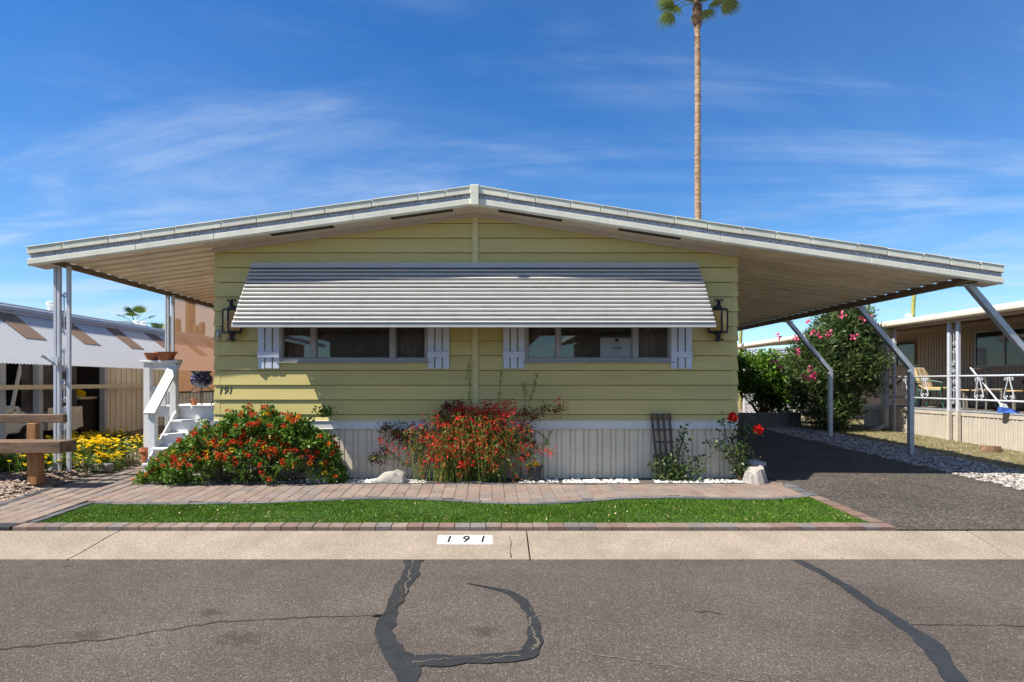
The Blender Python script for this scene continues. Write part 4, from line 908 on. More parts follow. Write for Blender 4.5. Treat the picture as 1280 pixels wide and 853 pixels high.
P = np.repeat(np.array(dk), 30, 0)+RNG.normal(0, 1, (30*len(dk), 3))*[.040,.025,.034]; V_, Q_ = leaf_mesh(P, .042, .40, up=.1); npmesh('dry_seed_heads', V_, Q_, M['maroon'], fc)
arcs = [[W(540,590,8.3), W(515,560,8.3), W(500,540,8.35), W(487,545,8.35), W(484,560,8.35)], [W(550,590,8.3), W(530,555,8.3), W(505,527,8.35), W(485,533,8.35), W(476,555,8.35)],
        [W(610,590,8.3), W(640,545,8.3), W(668,512,8.35), W(685,507,8.35), W(702,512,8.35)], [W(615,590,8.3), W(650,540,8.35), W(666,490,8.4), W(672,467,8.42)], [W(615,590,8.3), W(655,530,8.35), W(657,495,8.4), W(655,480,8.42)], [W(610,590,8.3), W(622,520,8.4), W(627,462,8.45)],
        [W(598,590,8.3), W(588,520,8.4), W(586,455,8.45)], [W(615,585,8.3), W(660,535,8.3), W(680,545,8.25), W(690,568,8.2)], [W(530,592,8.3), W(500,575,8.3), W(480,572,8.3), W(465,572,8.3)], [W(535,592,8.3), W(505,580,8.3), W(476,556,8.35)], [W(625,590,8.3), W(680,560,8.3), W(688,540,8.35)]]
b = MB()
for a_ in arcs: b.tube(a_, [.006-.004*j/(len(a_)-1) for j in range(len(a_))], 4)
b.build('long_stems', M['greenstem'], fc)
p, d = along(arcs, 60, .45, .018); V_, Q_ = leaf_mesh(p, .055, .14, up=.3, axis=d); npmesh('leaves', V_, Q_, M['greenstem'], fc)
# two rose bushes
def rosebush(label, paths, nleaf, blooms, lsz=.055, sprd=.045):
    rb = thing('rose_bush', label, 'bush', tuple(paths[0][0])); b = MB()
    for a_ in paths: b.tube(a_, [.010-.006*j/(len(a_)-1) for j in range(len(a_))], 5)
    b.build('stems', M['stem'], rb); p, d = along(paths, nleaf, .15, sprd); V_, Q_ = leaf_mesh(p, lsz, .62, up=.2); npmesh('leaves', V_, Q_, M['rose'], rb)
    for q in blooms:
        q = np.array(q); r = unit(RNG.normal(size=(70, 3))); P = q+r*.030; V_, Q_ = leaf_mesh(P, .045, .95, up=.35, out=r); npmesh('rose_bloom', V_, Q_, M['coral'], rb)
def w_(l, D=8.3): return [W(a, b_, D+(c[0] if c else 0)) for a, b_, *c in l]
rosebush('low rose bush without blooms in front of the trellis', [w_(l) for l in (
    [(838,602),(842,580),(850,560),(857,535)], [(838,602),(830,585),(822,570)], [(840,602),(850,585),(868,575),(885,575)], [(836,602),(824,592),(818,580)], [(842,602),(855,590),(872,590),(882,588)], [(838,602),(840,588),(832,574)], [(838,602),(848,570),(855,548)], [(838,602),(846,590),(860,580)], [(838,602),(830,597),(824,598)], [(840,602),(852,598),(866,596)])], 80, [], .052, .05)
rosebush('tall rose bush with red blooms at the right corner of the house', [w_(l, 8.25) for l in (
    [(926,602),(922,570),(921,545),(917,524)], [(926,602),(928,575),(931,550),(933,538),(948,537)], [(926,602),(916,570),(908,545),(903,525)], [(926,602),(910,572),(897,557),(886,553)], [(926,602),(932,575),(937,560)], [(926,602),(920,585),(914,570),(912,556)], [(926,602),(927,580),(922,560),(918,545)], [(926,602),(930,590),(932,570),(928,555)])], 78, [W(916,522,8.2), W(948,537,8.2)], .050, .042)
# ================================================================== LEFT SIDE
# rustic bench
bn = thing('wooden_bench', 'rough timber bench with low back plank standing on the pink gravel', 'bench', (-6.0, 7.8, g(-6, 7.8)))
zb = g(-6.0, 7.8)
MB().box(-7.9, 7.62, .455, -5.36, 7.93, .605).build('seat', M['lumber'], bn, bevel=.008)
MB().box(-7.9, 8.02, .815, -5.60, 8.10, .925).build('backrest', M['lumber'], bn, bevel=.008)
for x in (-5.78, -7.5):
    MB().box(x-.062, 7.70, zb-.06, x+.062, 7.85, .455).build('leg', M['lumberpost'], bn, bevel=.008)
    MB().box(x-.245, 7.935, zb-.04, x-.125, 8.015, .812).build('back_post', M['lumberpost'], bn, bevel=.006)
# white wooden steps
stp = thing('wooden_steps', 'white painted wooden steps and landing at the left side of the house', 'steps', (-4.5, 9.3, 0))
TR = [(8.90, .385, 9.18), (9.15, .57, 9.43), (9.40, .765, 9.68), (9.65, .965, 11.0)]; xl, xr = -4.93, -3.86
zprev = .19
for i, (y0, z, y1) in enumerate(TR):
    x0 = xl if i < 3 else -5.42
    if i < 3: MB().box(x0, y0, z-.035, xr, y1, z).build('tread', M['white'], stp, bevel=.004)
    MB().box(xl+.02, y0+.03, zprev-.0, xr, y0+.05, z-.036).build('riser', M['white'], stp); zprev = z
MB().box(xl, 8.65, .155, xr, 8.93, .19).build('tread', M['white'], stp, bevel=.004); MB().box(xl+.02, 8.68, -.02, xr, 8.70, .154).build('riser', M['white'], stp)
y = 9.65
while y < 11.0:
    MB().box(-5.42, y+.003, .93, xr, y+.137, .965).build('deck_board', M['white'], stp, bevel=.003); y += .14
MB().prism([(xl, 8.70, -.02), (xl, 8.70, .15), (xl, 9.62, .93), (xl, 9.62, -.02)], (.018, 0, 0)).build('stringer', M['white'], stp)
MB().box(-5.42, 9.66, .80, xl-.0, 9.69, .929).build('rim_board', M['white'], stp); MB().box(-5.42, 9.69, .78, -5.39, 11.0, .929).build('rim_board', M['white'], stp)
def newel(x, y, z0, z1, s_=.098): MB().box(x-s_/2, y-s_/2, z0, x+s_/2, y+s_/2, z1).build('newel_post', M['white'], stp, bevel=.004)
newel(-4.975, 9.03, -.02, .90); newel(-4.97, 9.63, .2, 1.655); newel(-5.37, 9.61, -.02, 1.655);
MB().box(-5.47, 9.54, 1.656, -4.87, 9.70, 1.695).build('cap_rail', M['white'], stp, bevel=.004)
MB().box(-5.32, 9.60, 1.565, -5.02, 9.638, 1.65).build('rail', M['white'], stp); MB().box(-5.32, 9.60, 1.20, -5.02, 9.638, 1.28).build('rail', M['white'], stp); MB().box(-5.18, 9.59, .97, -5.10, 9.628, 1.2).build('baluster', M['white'], stp)
MB().beam((-4.985, 8.95, .885), (-4.955, 9.70, 1.70), .17, .038).build('handrail', M['white'], stp, bevel=.004)
MB().beam((-4.975, 8.99, .83), (-4.97, 9.62, 1.52), .035, .085).build('rail', M['white'], stp)
# pots
def potprof(r, h, rim=.012): return [(r*.72,0),(r*.97,h*.78),(r+rim,h*.78),(r+rim,h),(r-.012,h),(r*.8,h*.35)]
b = MB(); b.lathe([(.075,0),(.118,.10),(.125,.115),(.11,.115),(.08,.03)], (-5.31, 9.62, 1.696), 22); tag(b.build('terracotta_bowl', M['terra']), 'smaller terracotta bowl at the left end of the step rail', 'pot')
b = MB(); b.lathe([(.10,0),(.15,.105),(.165,.11),(.165,.13),(.145,.13),(.11,.03)], (-5.10, 9.62, 1.696), 22); tag(b.build('terracotta_bowl', M['terra']), 'larger terracotta bowl on the step rail beside the handrail', 'pot')
b = MB(); b.lathe([(.085,0),(.125,.25),(.14,.25),(.14,.30),(.12,.30),(.09,.2)], (-5.27, 9.45, g(-5.27, 9.45)), 20); tag(b.build('terracotta_pot', M['terra']), 'reddish clay pot on the ground left of the white steps', 'pot')
b = MB(); b.lathe(potprof(.052, .105, .008), (-4.93, 10.2, .967), 18); tag(b.build('terracotta_pot', M['terra']), 'tiny clay pot under the blue pot stand on the landing', 'pot')
tx, ty = -4.83, 10.25
tp = MB(); tp.lathe([(.075,0),(.12,.02),(.165,.08),(.178,.135),(.165,.19),(.13,.225),(.128,.235),(.165,.262),(.172,.275),(.155,.275),(.115,.235)], (tx, ty, 1.262), 32)
tpo = tp.build('talavera_pot', M['talavera'], smooth_=True); tag(tpo, 'dark blue glazed pot with white pattern on a wire stand', 'pot')
ps = MB()
for k in range(4):
    a = k*PI/2+.5; c, s_ = math.cos(a), math.sin(a)
    ps.tube([(tx+.10*c, ty+.10*s_, 1.262), (tx+.17*c, ty+.17*s_, 1.20), (tx+.18*c, ty+.18*s_, 1.08), (tx+.15*c, ty+.15*s_, .967)], .007, 5)
ps.tube([(tx+.11*math.cos(a), ty+.11*math.sin(a), 1.258) for a in np.linspace(0, 2*PI, 20)], .006, 5); ps.tube([(tx+.175*math.cos(a), ty+.175*math.sin(a), 1.19) for a in np.linspace(0, 2*PI, 20)], .005, 5)
tag(ps.build('plant_stand', M['iron']), 'black wire stand under the blue pot on the landing', 'plant stand')
# shade mesh hung from the carport beam
b = MB(); b.sheet(10, 10, lambda u, v: (-5.895+.012*math.sin(u*9)*math.sin(v*4), 11.32+5.2*u, 1.16+1.79*v)); scr = b.build('shade_screen', M['screen'], smooth_=True)
tag(scr, 'tan see-through shade mesh hung from the carport beam behind the steps', 'shade screen')
MB().tube([(-5.895, 11.30, 1.155), (-5.895, 16.55, 1.155)], .022, 6).build('hem_bar', M['beam'], scr)
# yellow flowers
def daisies(label, c, rx, ry, n, h, nf):
    t = thing('daisy_clump', label, 'flowers', (c[0], c[1], g(*c))); zg_ = g(*c)
    p = [(c[0]+rx*random.gauss(0,.5), c[1]+ry*random.gauss(0,.5)) for _ in range(n)]
    P = np.array([(x, y, g(x, y)+h*random.random()**.8*.75) for x, y in p for _ in range(12)]); P[:, :2] += RNG.normal(0, .05, (len(P), 2))
    V, Q = leaf_mesh(P, .085, .26, up=.8); npmesh('leaves', V, Q, M['daisy'], t)
    fp = [(x+random.gauss(0,.08), y+random.gauss(0,.08), g(x, y)+h*random.uniform(.6, 1.15)) for x, y in random.choices(p, k=nf)]
    sb = MB()
    for q in fp: sb.tube([(q[0]+random.gauss(0,.03), q[1]+random.gauss(0,.03), g(q[0], q[1])), q], .004, 3, cap=False)
    sb.build('stems', M['greenstem'], t)
    vs = []; qs = []
    for q in fp:
        r = random.uniform(.026, .042); tl = (random.gauss(0,.25), random.gauss(-.2,.25)); k0 = len(vs)
        vs.append((q[0], q[1], q[2]-.008))
        for k in range(8): a = k*PI/4; rr = r*random.uniform(.85, 1.1); dx, dy = rr*math.cos(a), rr*math.sin(a); vs.append((q[0]+dx, q[1]+dy, q[2]+dx*tl[0]+dy*tl[1]+.006))
        qs += [(k0, k0+1+k, k0+1+(k+1) % 8) for k in range(8)]
    npmesh('blooms', np.array(vs), np.array(qs), M['yellow'], t)
daisies('yellow daisies behind the end of the timber bench', (-6.28, 8.55), .26, .16, 50, .24, 44)
daisies('yellow daisies seen under the bench at the picture edge', (-6.62, 8.22), .28, .12, 70, .26, 46)
daisies('tall yellow daisies just right of the scrolled carport post', (-6.0, 9.4), .48, .36, 95, .29, 200)
daisies('dense patch of yellow daisies in front of the dark carport opening', (-6.8, 10.1), .75, .5, 110, .29, 230)
daisies('sparse yellow daisies nearest the white steps', (-5.75, 10.6), .35, .5, 45, .29, 75)
daisies('yellow daisies trailing over the edge of the paver path', (-5.70, 8.95), .22, .35, 45, .20, 50)
daisies('yellow daisies in front of the beige wall panel', (-7.4, 11.6), .55, .6, 70, .29, 130)
daisies('few yellow daisies at the foot of the carport post', (-6.15, 8.45), .28, .2, 20, .14, 14)
b = MB(); b.box(-5.78, 8.72, g(-5.8, 8.7)-.03, -5.45, 8.86, g(-5.8, 8.7)+.07); tag(b.build('edging_block', M['block'], bevel=.01), 'loose dark grey edging block beside the carport post', 'block')
# ---- neighbour on the left
nl = thing('mobile_home', 'white awninged neighbouring home at the left with brown stripes', 'house', (-9, 13, 0))
MB().tube([(-8.60, 7.5, 2.665), (-8.60, 19.2, 2.665)], .068, 12).build('gutter', M['gutter_grey'], nl, smooth_=True)
MB().box(-8.66, 7.5, 2.58, -8.56, 19.2, 2.61).build('fascia', M['gutter_grey'], nl)
def corr(y0, y1, t0, t1, lift, mt, name, pitch=.072):
    n = int((y1-y0)/pitch*6); nx_, nz_ = .96/1.576, 1.25/1.576
    def fn(u, v):
        y = y0+(y1-y0)*u; t = t0+(t1-t0)*v; h = .011*math.sin(2*PI*y/pitch)+lift
        return (-8.62+1.25*t+nx_*h, y, 2.60-.96*t+nz_*h)
    MB().sheet(n, 2, fn).build(name, mt, nl, smooth_=True)
y = 7.55
while y < 19: corr(y, min(y+1.55, 19.1), 0, 1, random.uniform(-.001,.002), M['whitesheet'], 'awning_sheet'); y += 1.55
for yc in (9.15, 10.72, 12.27, 13.85, 15.42, 17.0, 18.5): corr(yc-.26, yc+.25, .02, .52, .012, M['brownsheet'], 'awning_stripe')
for y in (9.4, 10.72, 11.62, 13.6): MB().box(-8.66, y-.055, .05, -8.54, y+.055, 2.56).build('post', M['post'], nl, bevel=.004)
MB().box(-8.46, 8.0, 1.215, -8.40, 19, 1.30).build('rail', M['railbeige'], nl, bevel=.004)
y = 13.66
while y < 19.2:
    v = random.uniform(.9, 1.05); b = MB(); b.box(-8.66, y, .02, -8.60, y+.15, 2.58); b.box(-8.66, y+.15, .02, -8.622, y+.205, 2.58); b.build('wall_panel', M['beigesheet'], nl).color = (v, v, v, 1); y += .206
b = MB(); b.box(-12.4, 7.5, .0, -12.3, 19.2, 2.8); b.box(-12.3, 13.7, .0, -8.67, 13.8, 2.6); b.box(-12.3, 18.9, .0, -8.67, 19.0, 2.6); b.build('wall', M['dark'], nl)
b = MB(); b.hexa([(-8.60,7.5,2.72),(-8.60,19.2,2.72),(-16,19.2,3.1),(-16,7.5,3.1)], [(-8.60,7.5,2.76),(-8.60,19.2,2.76),(-16,19.2,3.15),(-16,7.5,3.15)]); b.build('roof', M['roofing'], nl)
for px, py, D in ((63.5, 383, 13.2), (171, 405, 17.5), (179.5, 406.5, 17.8)):
    c = W(px, py, D); b = MB(); b.lathe([(.055,-.35),(.055,.0),(.085,.03),(.085,.09),(.03,.11)], tuple(c), 12); b.build('roof_vent', M['white'], nl)
# workbench and clutter inside the neighbour's carport
wb = thing('workbench', 'dim workbench with pale top in the dark carport opening', 'bench', (-9.2, 13.2, 0))
MB().box(-9.6, 13.06, .98, -8.75, 13.62, 1.03).build('top', M['railbeige'], wb); b = MB(); b.box(-9.58, 13.1, .05, -8.78, 13.6, .975); b.build('cabinet', M['dark'], wb)
b = MB(); b.lathe([(.13,0),(.15,.10),(.05,.16)], (-8.95, 13.28, 1.032), 12); tag(b.build('bucket', M['yellow']), 'yellowish tub on the workbench in the dark carport', 'tub')
# golf cart
gc = thing('golf_cart', 'covered white golf cart parked behind the timber bench', 'golf cart', (-9.4, 11.7, .1))
zc = .12
b = MB(); b.prism([(-9.85,11.0,zc+.28),(-9.85,11.0,zc+.60),(-9.85,11.15,zc+.80),(-9.85,11.35,zc+.78),(-9.85,11.85,zc+.40),(-9.85,12.1,zc+.36),(-9.85,12.15,zc+.62),(-9.85,12.95,zc+.66),(-9.85,13.0,zc+.34),(-9.85,12.8,zc+.26)], (1.10,0,0)); b.build('body', M['cartbody'], gc, bevel=.02)
for x in (-9.80, -8.78):
    for y in (11.55, 12.62):
        b = MB(); b.tube([(x-.07,y,zc+.21),(x+.07,y,zc+.21)], .215, 20); wh = b.build('wheel', M['rubber'], gc); b = MB(); b.tube([(x-.075,y,zc+.21),(x+.078,y,zc+.21)], .12, 16); b.build('rim', M['silver'], wh)
b = MB()
for (y0, z0, y1, z1) in ((11.2,.8,11.45,1.75),(12.85,.64,12.75,1.78)):
    for x in (-9.78, -8.76): b.beam((x, y0, zc+z0), (x, y1, zc+z1), .045, .045)
b.beam((-8.72,10.85,zc+.12),(-8.72,11.2,zc+.72), .05, .09); b.beam((-8.72,11.2,zc+.74),(-8.72,10.6,zc+.62), .05, .07)
b.build('strut', M['cartbody'], gc)
b = MB(); b.box(-9.9, 11.3, zc+1.76, -8.70, 13.0, zc+1.82); b.build('roof', M['cartbody'], gc, bevel=.02)
b = MB(); b.sheet(14, 8, lambda u, v: (-8.735-.02*math.sin(u*40), 11.38+1.55*u, zc+.68+(1.05)*v)); b.build('cover', M['darkcloth'], gc, smooth_=True)
b = MB(); b.sheet(24, 8, lambda u, v: (-8.69-.02*math.sin(u*30)*(1-v), 12.0+1.02*u, zc+.26+.46*v+.04*math.sin(u*7)*(1-v))); b.build('skirt_cover', M['cover'], gc, smooth_=True)
# ---- palms, saguaro, cactus
def fan(mb_, base, d, L, droop, n=16, span=2.5):
    base = Vector(base); d = Vector(d).normalized(); sd = d.cross(Vector((0,0,1)));
    if sd.length < .1: sd = Vector((1,0,0))
    sd.normalize(); up = sd.cross(d).normalized()
    for k in range(n):
        a = (k/(n-1)-.5)*span; e = (d*math.cos(a)+sd*math.sin(a)).normalized(); l = L*(.72+.28*math.cos(a*.8))*random.uniform(.9,1.05); wv = sd*math.cos(a)-d*math.sin(a)
        p1 = base+e*l*.55+up*.03*L; p2 = base+e*l+Vector((0,0,-droop*L*random.uniform(.7,1.2))); ww = L*.045
        mb_.add([base, p1+wv*ww, p2, p1-wv*ww], [(0,1,2,3)])
def palm(label, x, y, ztop, r0, r1, zb, nf, L, lean=(0,0), group=None, tags=True, dirs=None, cr=1.):
    t = thing('palm_tree', label, 'palm tree', (x, y, zb))
    n = int((ztop-zb)/.16); pts = []; rr = []
    for i in range(n+1):
        f = i/n; pts.append((x+lean[0]*f+.02*math.sin(f*9), y+lean[1]*f, zb+(ztop-zb)*f)); rr.append((r0+(r1-r0)*f)*(1+(.07 if i % 2 else -.05)+random.uniform(-.04,.04)))
    MB().tube(pts, rr, 12).build('trunk', M['trunk'], t, smooth_=True); top = Vector(pts[-1])
    b = MB(); b.lathe([(r1*1.0,-.75*cr),(r1*1.45,-.55*cr),(r1*1.7,-.25*cr),(r1*1.25,.05*cr),(r1*.8,.4*cr),(.02,.6*cr)], tuple(top), 10)
    for k in range(26):
        a = random.random()*2*PI; z = random.uniform(-.75,.0)*cr; b.beam(top+Vector((r1*1.1*math.cos(a), r1*1.1*math.sin(a), z-.05)), top+Vector((r1*2.0*math.cos(a), r1*2.0*math.sin(a), z+.12*cr)), .06*cr, .02*cr)
    b.build('dead_frond_base', M['skirtfrond'], t)
    for k in range(nf):
        a = 2.4*k+random.uniform(-.2,.2); el = (dirs[k % len(dirs)] if dirs else random.uniform(-.3, 1.3)); d = Vector((math.cos(a)*math.cos(el), math.sin(a)*math.cos(el), math.sin(el)))
        p0 = top+Vector((0,0,.15*cr)); p1 = p0+d*L*.55+Vector((0,0,.05*L)); p2 = p0+d*L+Vector((0,0,-.18*L*math.cos(el)))
        b = MB(); b.tube([p0, p1, p2], [.025*cr,.02*cr,.012*cr], 4); fan(b, p2, (p2-p1), L*.75, .16, 18); b.build('frond', M['frond'], t)
    return t
palm('very tall slender palm rising behind the house roof into the sky', 7.68, 22.0, 14.95, .125, .098, .2, 24, .95, (-.13, 0), dirs=[.15,.5,.75,.35,1.1,.9,1.3])
palm('distant small palm above the white roof at the left', -23.3, 40.0, 4.9, .22, .17, 0, 22, 1.0, (.1,0), dirs=[-.5,-.2,.1,.4,.8,1.2], cr=.8)
palm('far palm half hidden behind the rear carport post', -32.3, 60.0, 5.4, .24, .18, 0, 20, 1.3, dirs=[-.5,-.1,.3,.7,1.2], cr=.8)
def ribbed(mb_, pts, r, n=24, k=12):
    P = [Vector(p) for p in pts]; m_ = len(P)
    b0 = len(mb_.v); u = Vector((1,0,0))
    e = (P[-1]-P[-2]).normalized(); P += [P[-1]+e*r*.5, P[-1]+e*r*.85, P[-1]+e*r*1.0]; m_ = len(P)
    for i in range(m_):
        t = (P[min(i+1,m_-1)]-P[max(i-1,0)]).normalized(); u = (u-t*u.dot(t)).normalized(); v = t.cross(u); ri = r*{0:.9, m_-3:.88, m_-2:.55, m_-1:.15}.get(i, 1)
        for j in range(n): a = 2*PI*j/n; q = ri*(1+.10*math.cos(k*a)); mb_.v.append(tuple(P[i]+(u*math.cos(a)+v*math.sin(a))*q))
    for i in range(m_-1):
        for j in range(n): mb_.f.append((b0+i*n+j, b0+i*n+(j+1)%n, b0+(i+1)*n+(j+1)%n, b0+(i+1)*n+j))
    mb_.f.append(tuple(range(b0+(m_-1)*n, b0+m_*n)))
sgo = thing('saguaro', 'saguaro cactus with upcurved arms seen through the tan shade mesh', 'cactus', (-11.75, 24, 0))
b = MB(); ribbed(b, [(-11.75,24,z) for z in (0,1,2,3,4,5,5.6,5.9)], .165); b.build('trunk', M['saguaro'], sgo, smooth_=True)
for s_, zz_, rx, zt in ((1, 3.05, .45, 3.62), (-1, 3.15, .42, 3.75), (1, 3.0, .24, 3.5)):
    b = MB(); ribbed(b, [(-11.75+.1*s_,24,zz_-.08), (-11.75+rx*.6*s_,24-.05,zz_-.12), (-11.75+rx*s_,24-.08,zz_+.05), (-11.75+(rx+.05)*s_,24-.08,zz_+.3), (-11.75+(rx+.05)*s_,24-.08,zt)], .115); b.build('arm', M['saguaro'], sgo, smooth_=True)
b = MB(); a_, c_ = W(1141,398,20), W(1144.5,366,20); ribbed(b, [(a_.x-.02,20,.2), a_, (a_.x+.02,20,(a_.z+c_.z)/2+.1), (c_.x,20,c_.z+.5), (c_.x+.05,20,c_.z+1.0)], .055, 14, 7); tag(b.build('cactus', M['cactus'], smooth_=True), 'thin yellowish green cactus column behind the right neighbour roof', 'cactus')
b = MB(); a_ = W(925.3,437,25.5); ribbed(b, [(a_.x,25.5,.2), (a_.x,25.5,2.0), a_, (a_.x+.05,25.5,a_.z+1.2), (a_.x+.06,25.5,a_.z+1.5)], .06, 14, 7); tag(b.build('cactus', M['cactus'], smooth_=True), 'thin cactus column glimpsed beside the right house corner', 'cactus')
# ================================================================== RIGHT SIDE
def shrub(name, label, cat, blobs, nper, leaf, asp, mt, base, up=.3, stem=.03, cl=.17, ext=None):
    t = thing(name, label, cat, base); cs = []
    for (cx_, cy_, cz_, rx, ry, rz, n) in blobs:
        for _ in range(n):
            d = unit(RNG.normal(size=3)); q = RNG.random()**.28; cs.append((cx_+d[0]*rx*q, cy_+d[1]*ry*q, max(g(cx_,cy_)+.05, cz_+d[2]*rz*q)))
    cs = np.array(cs); P = np.repeat(cs, nper, 0); d = unit(RNG.normal(size=P.shape)); P = P+d*cl*(RNG.random((len(P),1))**.6)
    V, Q = leaf_mesh(P, leaf, asp, up=up, out=d); npmesh('leaves', V, Q, mt, t)
    b = MB()
    for _ in range(26):
        c = cs[random.randrange(len(cs))]; b.tube([(base[0]+random.gauss(0,.12), base[1]+random.gauss(0,.12), base[2]-.03), (base[0]*.5+c[0]*.5+random.gauss(0,.06), base[1]*.5+c[1]*.5, base[2]*.4+c[2]*.6-.1), tuple(c)], [stem, stem*.6, stem*.2], 5)
    b.build('stems', M['stem'], t); return t, cs
ol, ocs = shrub('oleander_bush', 'tall dark oleander with pink blossoms beyond the carport posts', 'bush',
    [(8.45,14.9,1.75,.88,.8,1.25,170),(8.85,14.6,2.35,.55,.55,.80,95),(8.05,15.2,1.5,.6,.6,1.0,80),(9.05,14.4,1.6,.30,.4,.50,26),(8.65,14.7,2.85,.45,.4,.42,45),(8.3,14.8,.7,.65,.5,.5,50)], 60, .15, .20, M['oleander'], (8.55,14.9,.19), .45, .03, .19)
pk = [W(*q) for q in ((996,424,14.1),(1017,416,14),(1023,420,14.0),(1036,418,14.0),(1068,421,13.9),(998,439,14.3),(966,452,15),(975,459,14.8),(1013,463,14.1),(1018,468,14.2),(1006,471,14.2),(1014,473,14.2),(1085,397,13.9),(1080,398,14.1),(1053,395,14.1),(975,420,15),(1010,402,14.3))]
P = np.repeat(np.array(pk), 13, 0)+RNG.normal(0, .032, (13*len(pk), 3)); V_, Q_ = leaf_mesh(P, .065, .8, up=.2); npmesh('pink_blossoms', V_, Q_, M['pink'], ol)
shrub('leafy_bush', 'bright green round bush in front of the white lattice', 'bush', [(7.75,16.9,1.5,.62,.55,.78,115),(7.25,17.2,1.55,.32,.35,.6,36),(8.1,16.6,1.2,.5,.4,.7,60)], 46, .11, .5, M['citrus'], (7.7,16.9,.2), .3, .03, .16)
# low block planter at the end of the driveway
lw = thing('block_wall', 'low dark block wall at the far end of the driveway', 'wall', (7.0, 15.4, .2))
x = 5.6
for k in range(5): MB().box(x+.004, 15.3, .18, x+.396, 15.5, .565+.004*k).build('block', M['block'], lw, bevel=.008); x += .40
MB().box(7.61, 15.26, .18, 7.86, 15.54, .585).build('block', M['block'], lw, bevel=.008)
# lattice screens
def lattice(label, x0, x1, y, z0, z1):
    t = thing('lattice_screen', label, 'lattice', ((x0+x1)/2, y, z0)); b = MB(); f = .05
    b.box(x0, y-.02, z0, x0+f, y+.02, z1); b.box(x1-f, y-.02, z0, x1, y+.02, z1); b.box(x0, y-.02, z0, x1, y+.02, z0+f); b.box(x0, y-.02, z1-f, x1, y+.02, z1); b.build('frame', M['lattice'], t)
    b = MB(); p = .13; wd = .050
    for s_ in (1, -1):
        k = -int((z1-z0)/p)-1
        while x0+k*p < x1+(z1-z0):
            # diagonal clipped to the frame
            a = x0+k*p; pts = []
            for zz_ in np.linspace(0, z1-z0, 40):
                xx = a+zz_ if s_ > 0 else a+(z1-z0)-zz_
                if x0 <= xx <= x1: pts.append((xx, zz_+z0))
            if len(pts) > 1: b.beam((pts[0][0], y+.007*s_, pts[0][1]), (pts[-1][0], y+.007*s_, pts[-1][1]), .010, wd, up=(0,0,1))
            k += 1
    o = b.build('slats', M['lattice'], t); o['kind'] = 'stuff'
lattice('white lattice panel next to the house corner beyond the bush', 8.62, 9.06, 20.5, .24, 2.47)
lattice('white lattice panel partly hidden by the green bush', 8.5, 9.44, 18.4, .22, 2.38)
# far house glimpsed beyond
fh = thing('far_house', 'distant brown roofed house glimpsed beside the house corner', 'house', (15, 38, 0))
MB().box(8, 36, 0, 19, 41, 2.55).build('wall', M['block'], fh); MB().box(7.6, 35.6, 2.55, 19.4, 41.4, 2.95).build('roof', M['browntrim'], fh)
# ---- neighbour on the right with a railed deck
nr = thing('mobile_home', 'tan neighbouring home at the right with railed porch deck', 'house', (11, 13, 0))
y = 8.2
b = MB()
xw = 11.8
while y < 21.5: b.box(xw, y, .1, xw+.06, y+.075, 2.86); b.box(xw+.014, y+.075, .1, xw+.06, y+.1, 2.86); y += .1
o = b.build('wall_ribs', M['tan'], nr); o['kind'] = 'stuff'
MB().box(xw+.061, 8.2, .1, 18, 21.5, 2.85).build('wall', M['tan'], nr)
b = MB(); b.hexa([(9.66,7.2,2.70),(9.66,24,2.70),(11.9,24,2.83),(11.9,7.2,2.83)], [(9.66,7.2,2.74),(9.66,24,2.74),(11.9,24,2.87),(11.9,7.2,2.87)]); b.build('porch_ceiling', M['browntrim'], nr)
b = MB(); b.hexa([(9.60,7.2,2.76),(9.60,24,2.76),(14.8,24,3.35),(14.8,7.2,3.35)], [(9.60,7.2,2.80),(9.60,24,2.80),(14.8,24,3.39),(14.8,7.2,3.39)]); b.build('roof', M['roofing'], nr)
b = MB(); pr = [(9.50,2.685),(9.53,2.655),(9.66,2.655),(9.66,2.80),(9.53,2.80),(9.50,2.76),(9.495,2.72)]; b.prism([(p[0], 7.2, p[1]) for p in pr], (0,16.8,0)); b.build('gutter', M['gutter_cream'], nr, bevel=.006)
MB().box(9.665, 7.2, 2.60, 9.70, 24, 2.699).build('fascia', M['tan'], nr)
MB().box(xw-.03, 8.2, 2.70, xw-.001, 21.5, 2.80).build('trim_board', M['tan'], nr)
for y0, y1, z0, z1, mu in ((16.75,17.55,1.78,2.52,None),(12.75,14.72,1.70,2.58,13.87)):
    b = MB(); f = .045; b.box(xw-.03, y0, z0, xw-.002, y0+f, z1); b.box(xw-.03, y1-f, z0, xw-.002, y1, z1); b.box(xw-.03, y0+f, z0, xw-.002, y1-f, z0+f); b.box(xw-.03, y0+f, z1-f, xw-.002, y1-f, z1)
    if mu: b.box(xw-.028, mu-.03, z0+f, xw-.002, mu+.03, z1-f)
    wn = b.build('window', M['browntrim'] if not mu else M['alu'], nr); MB().box(xw-.012, y0+f, z0+f, xw-.004, y1-f, z1-f).build('pane', M['darkglass'], wn)
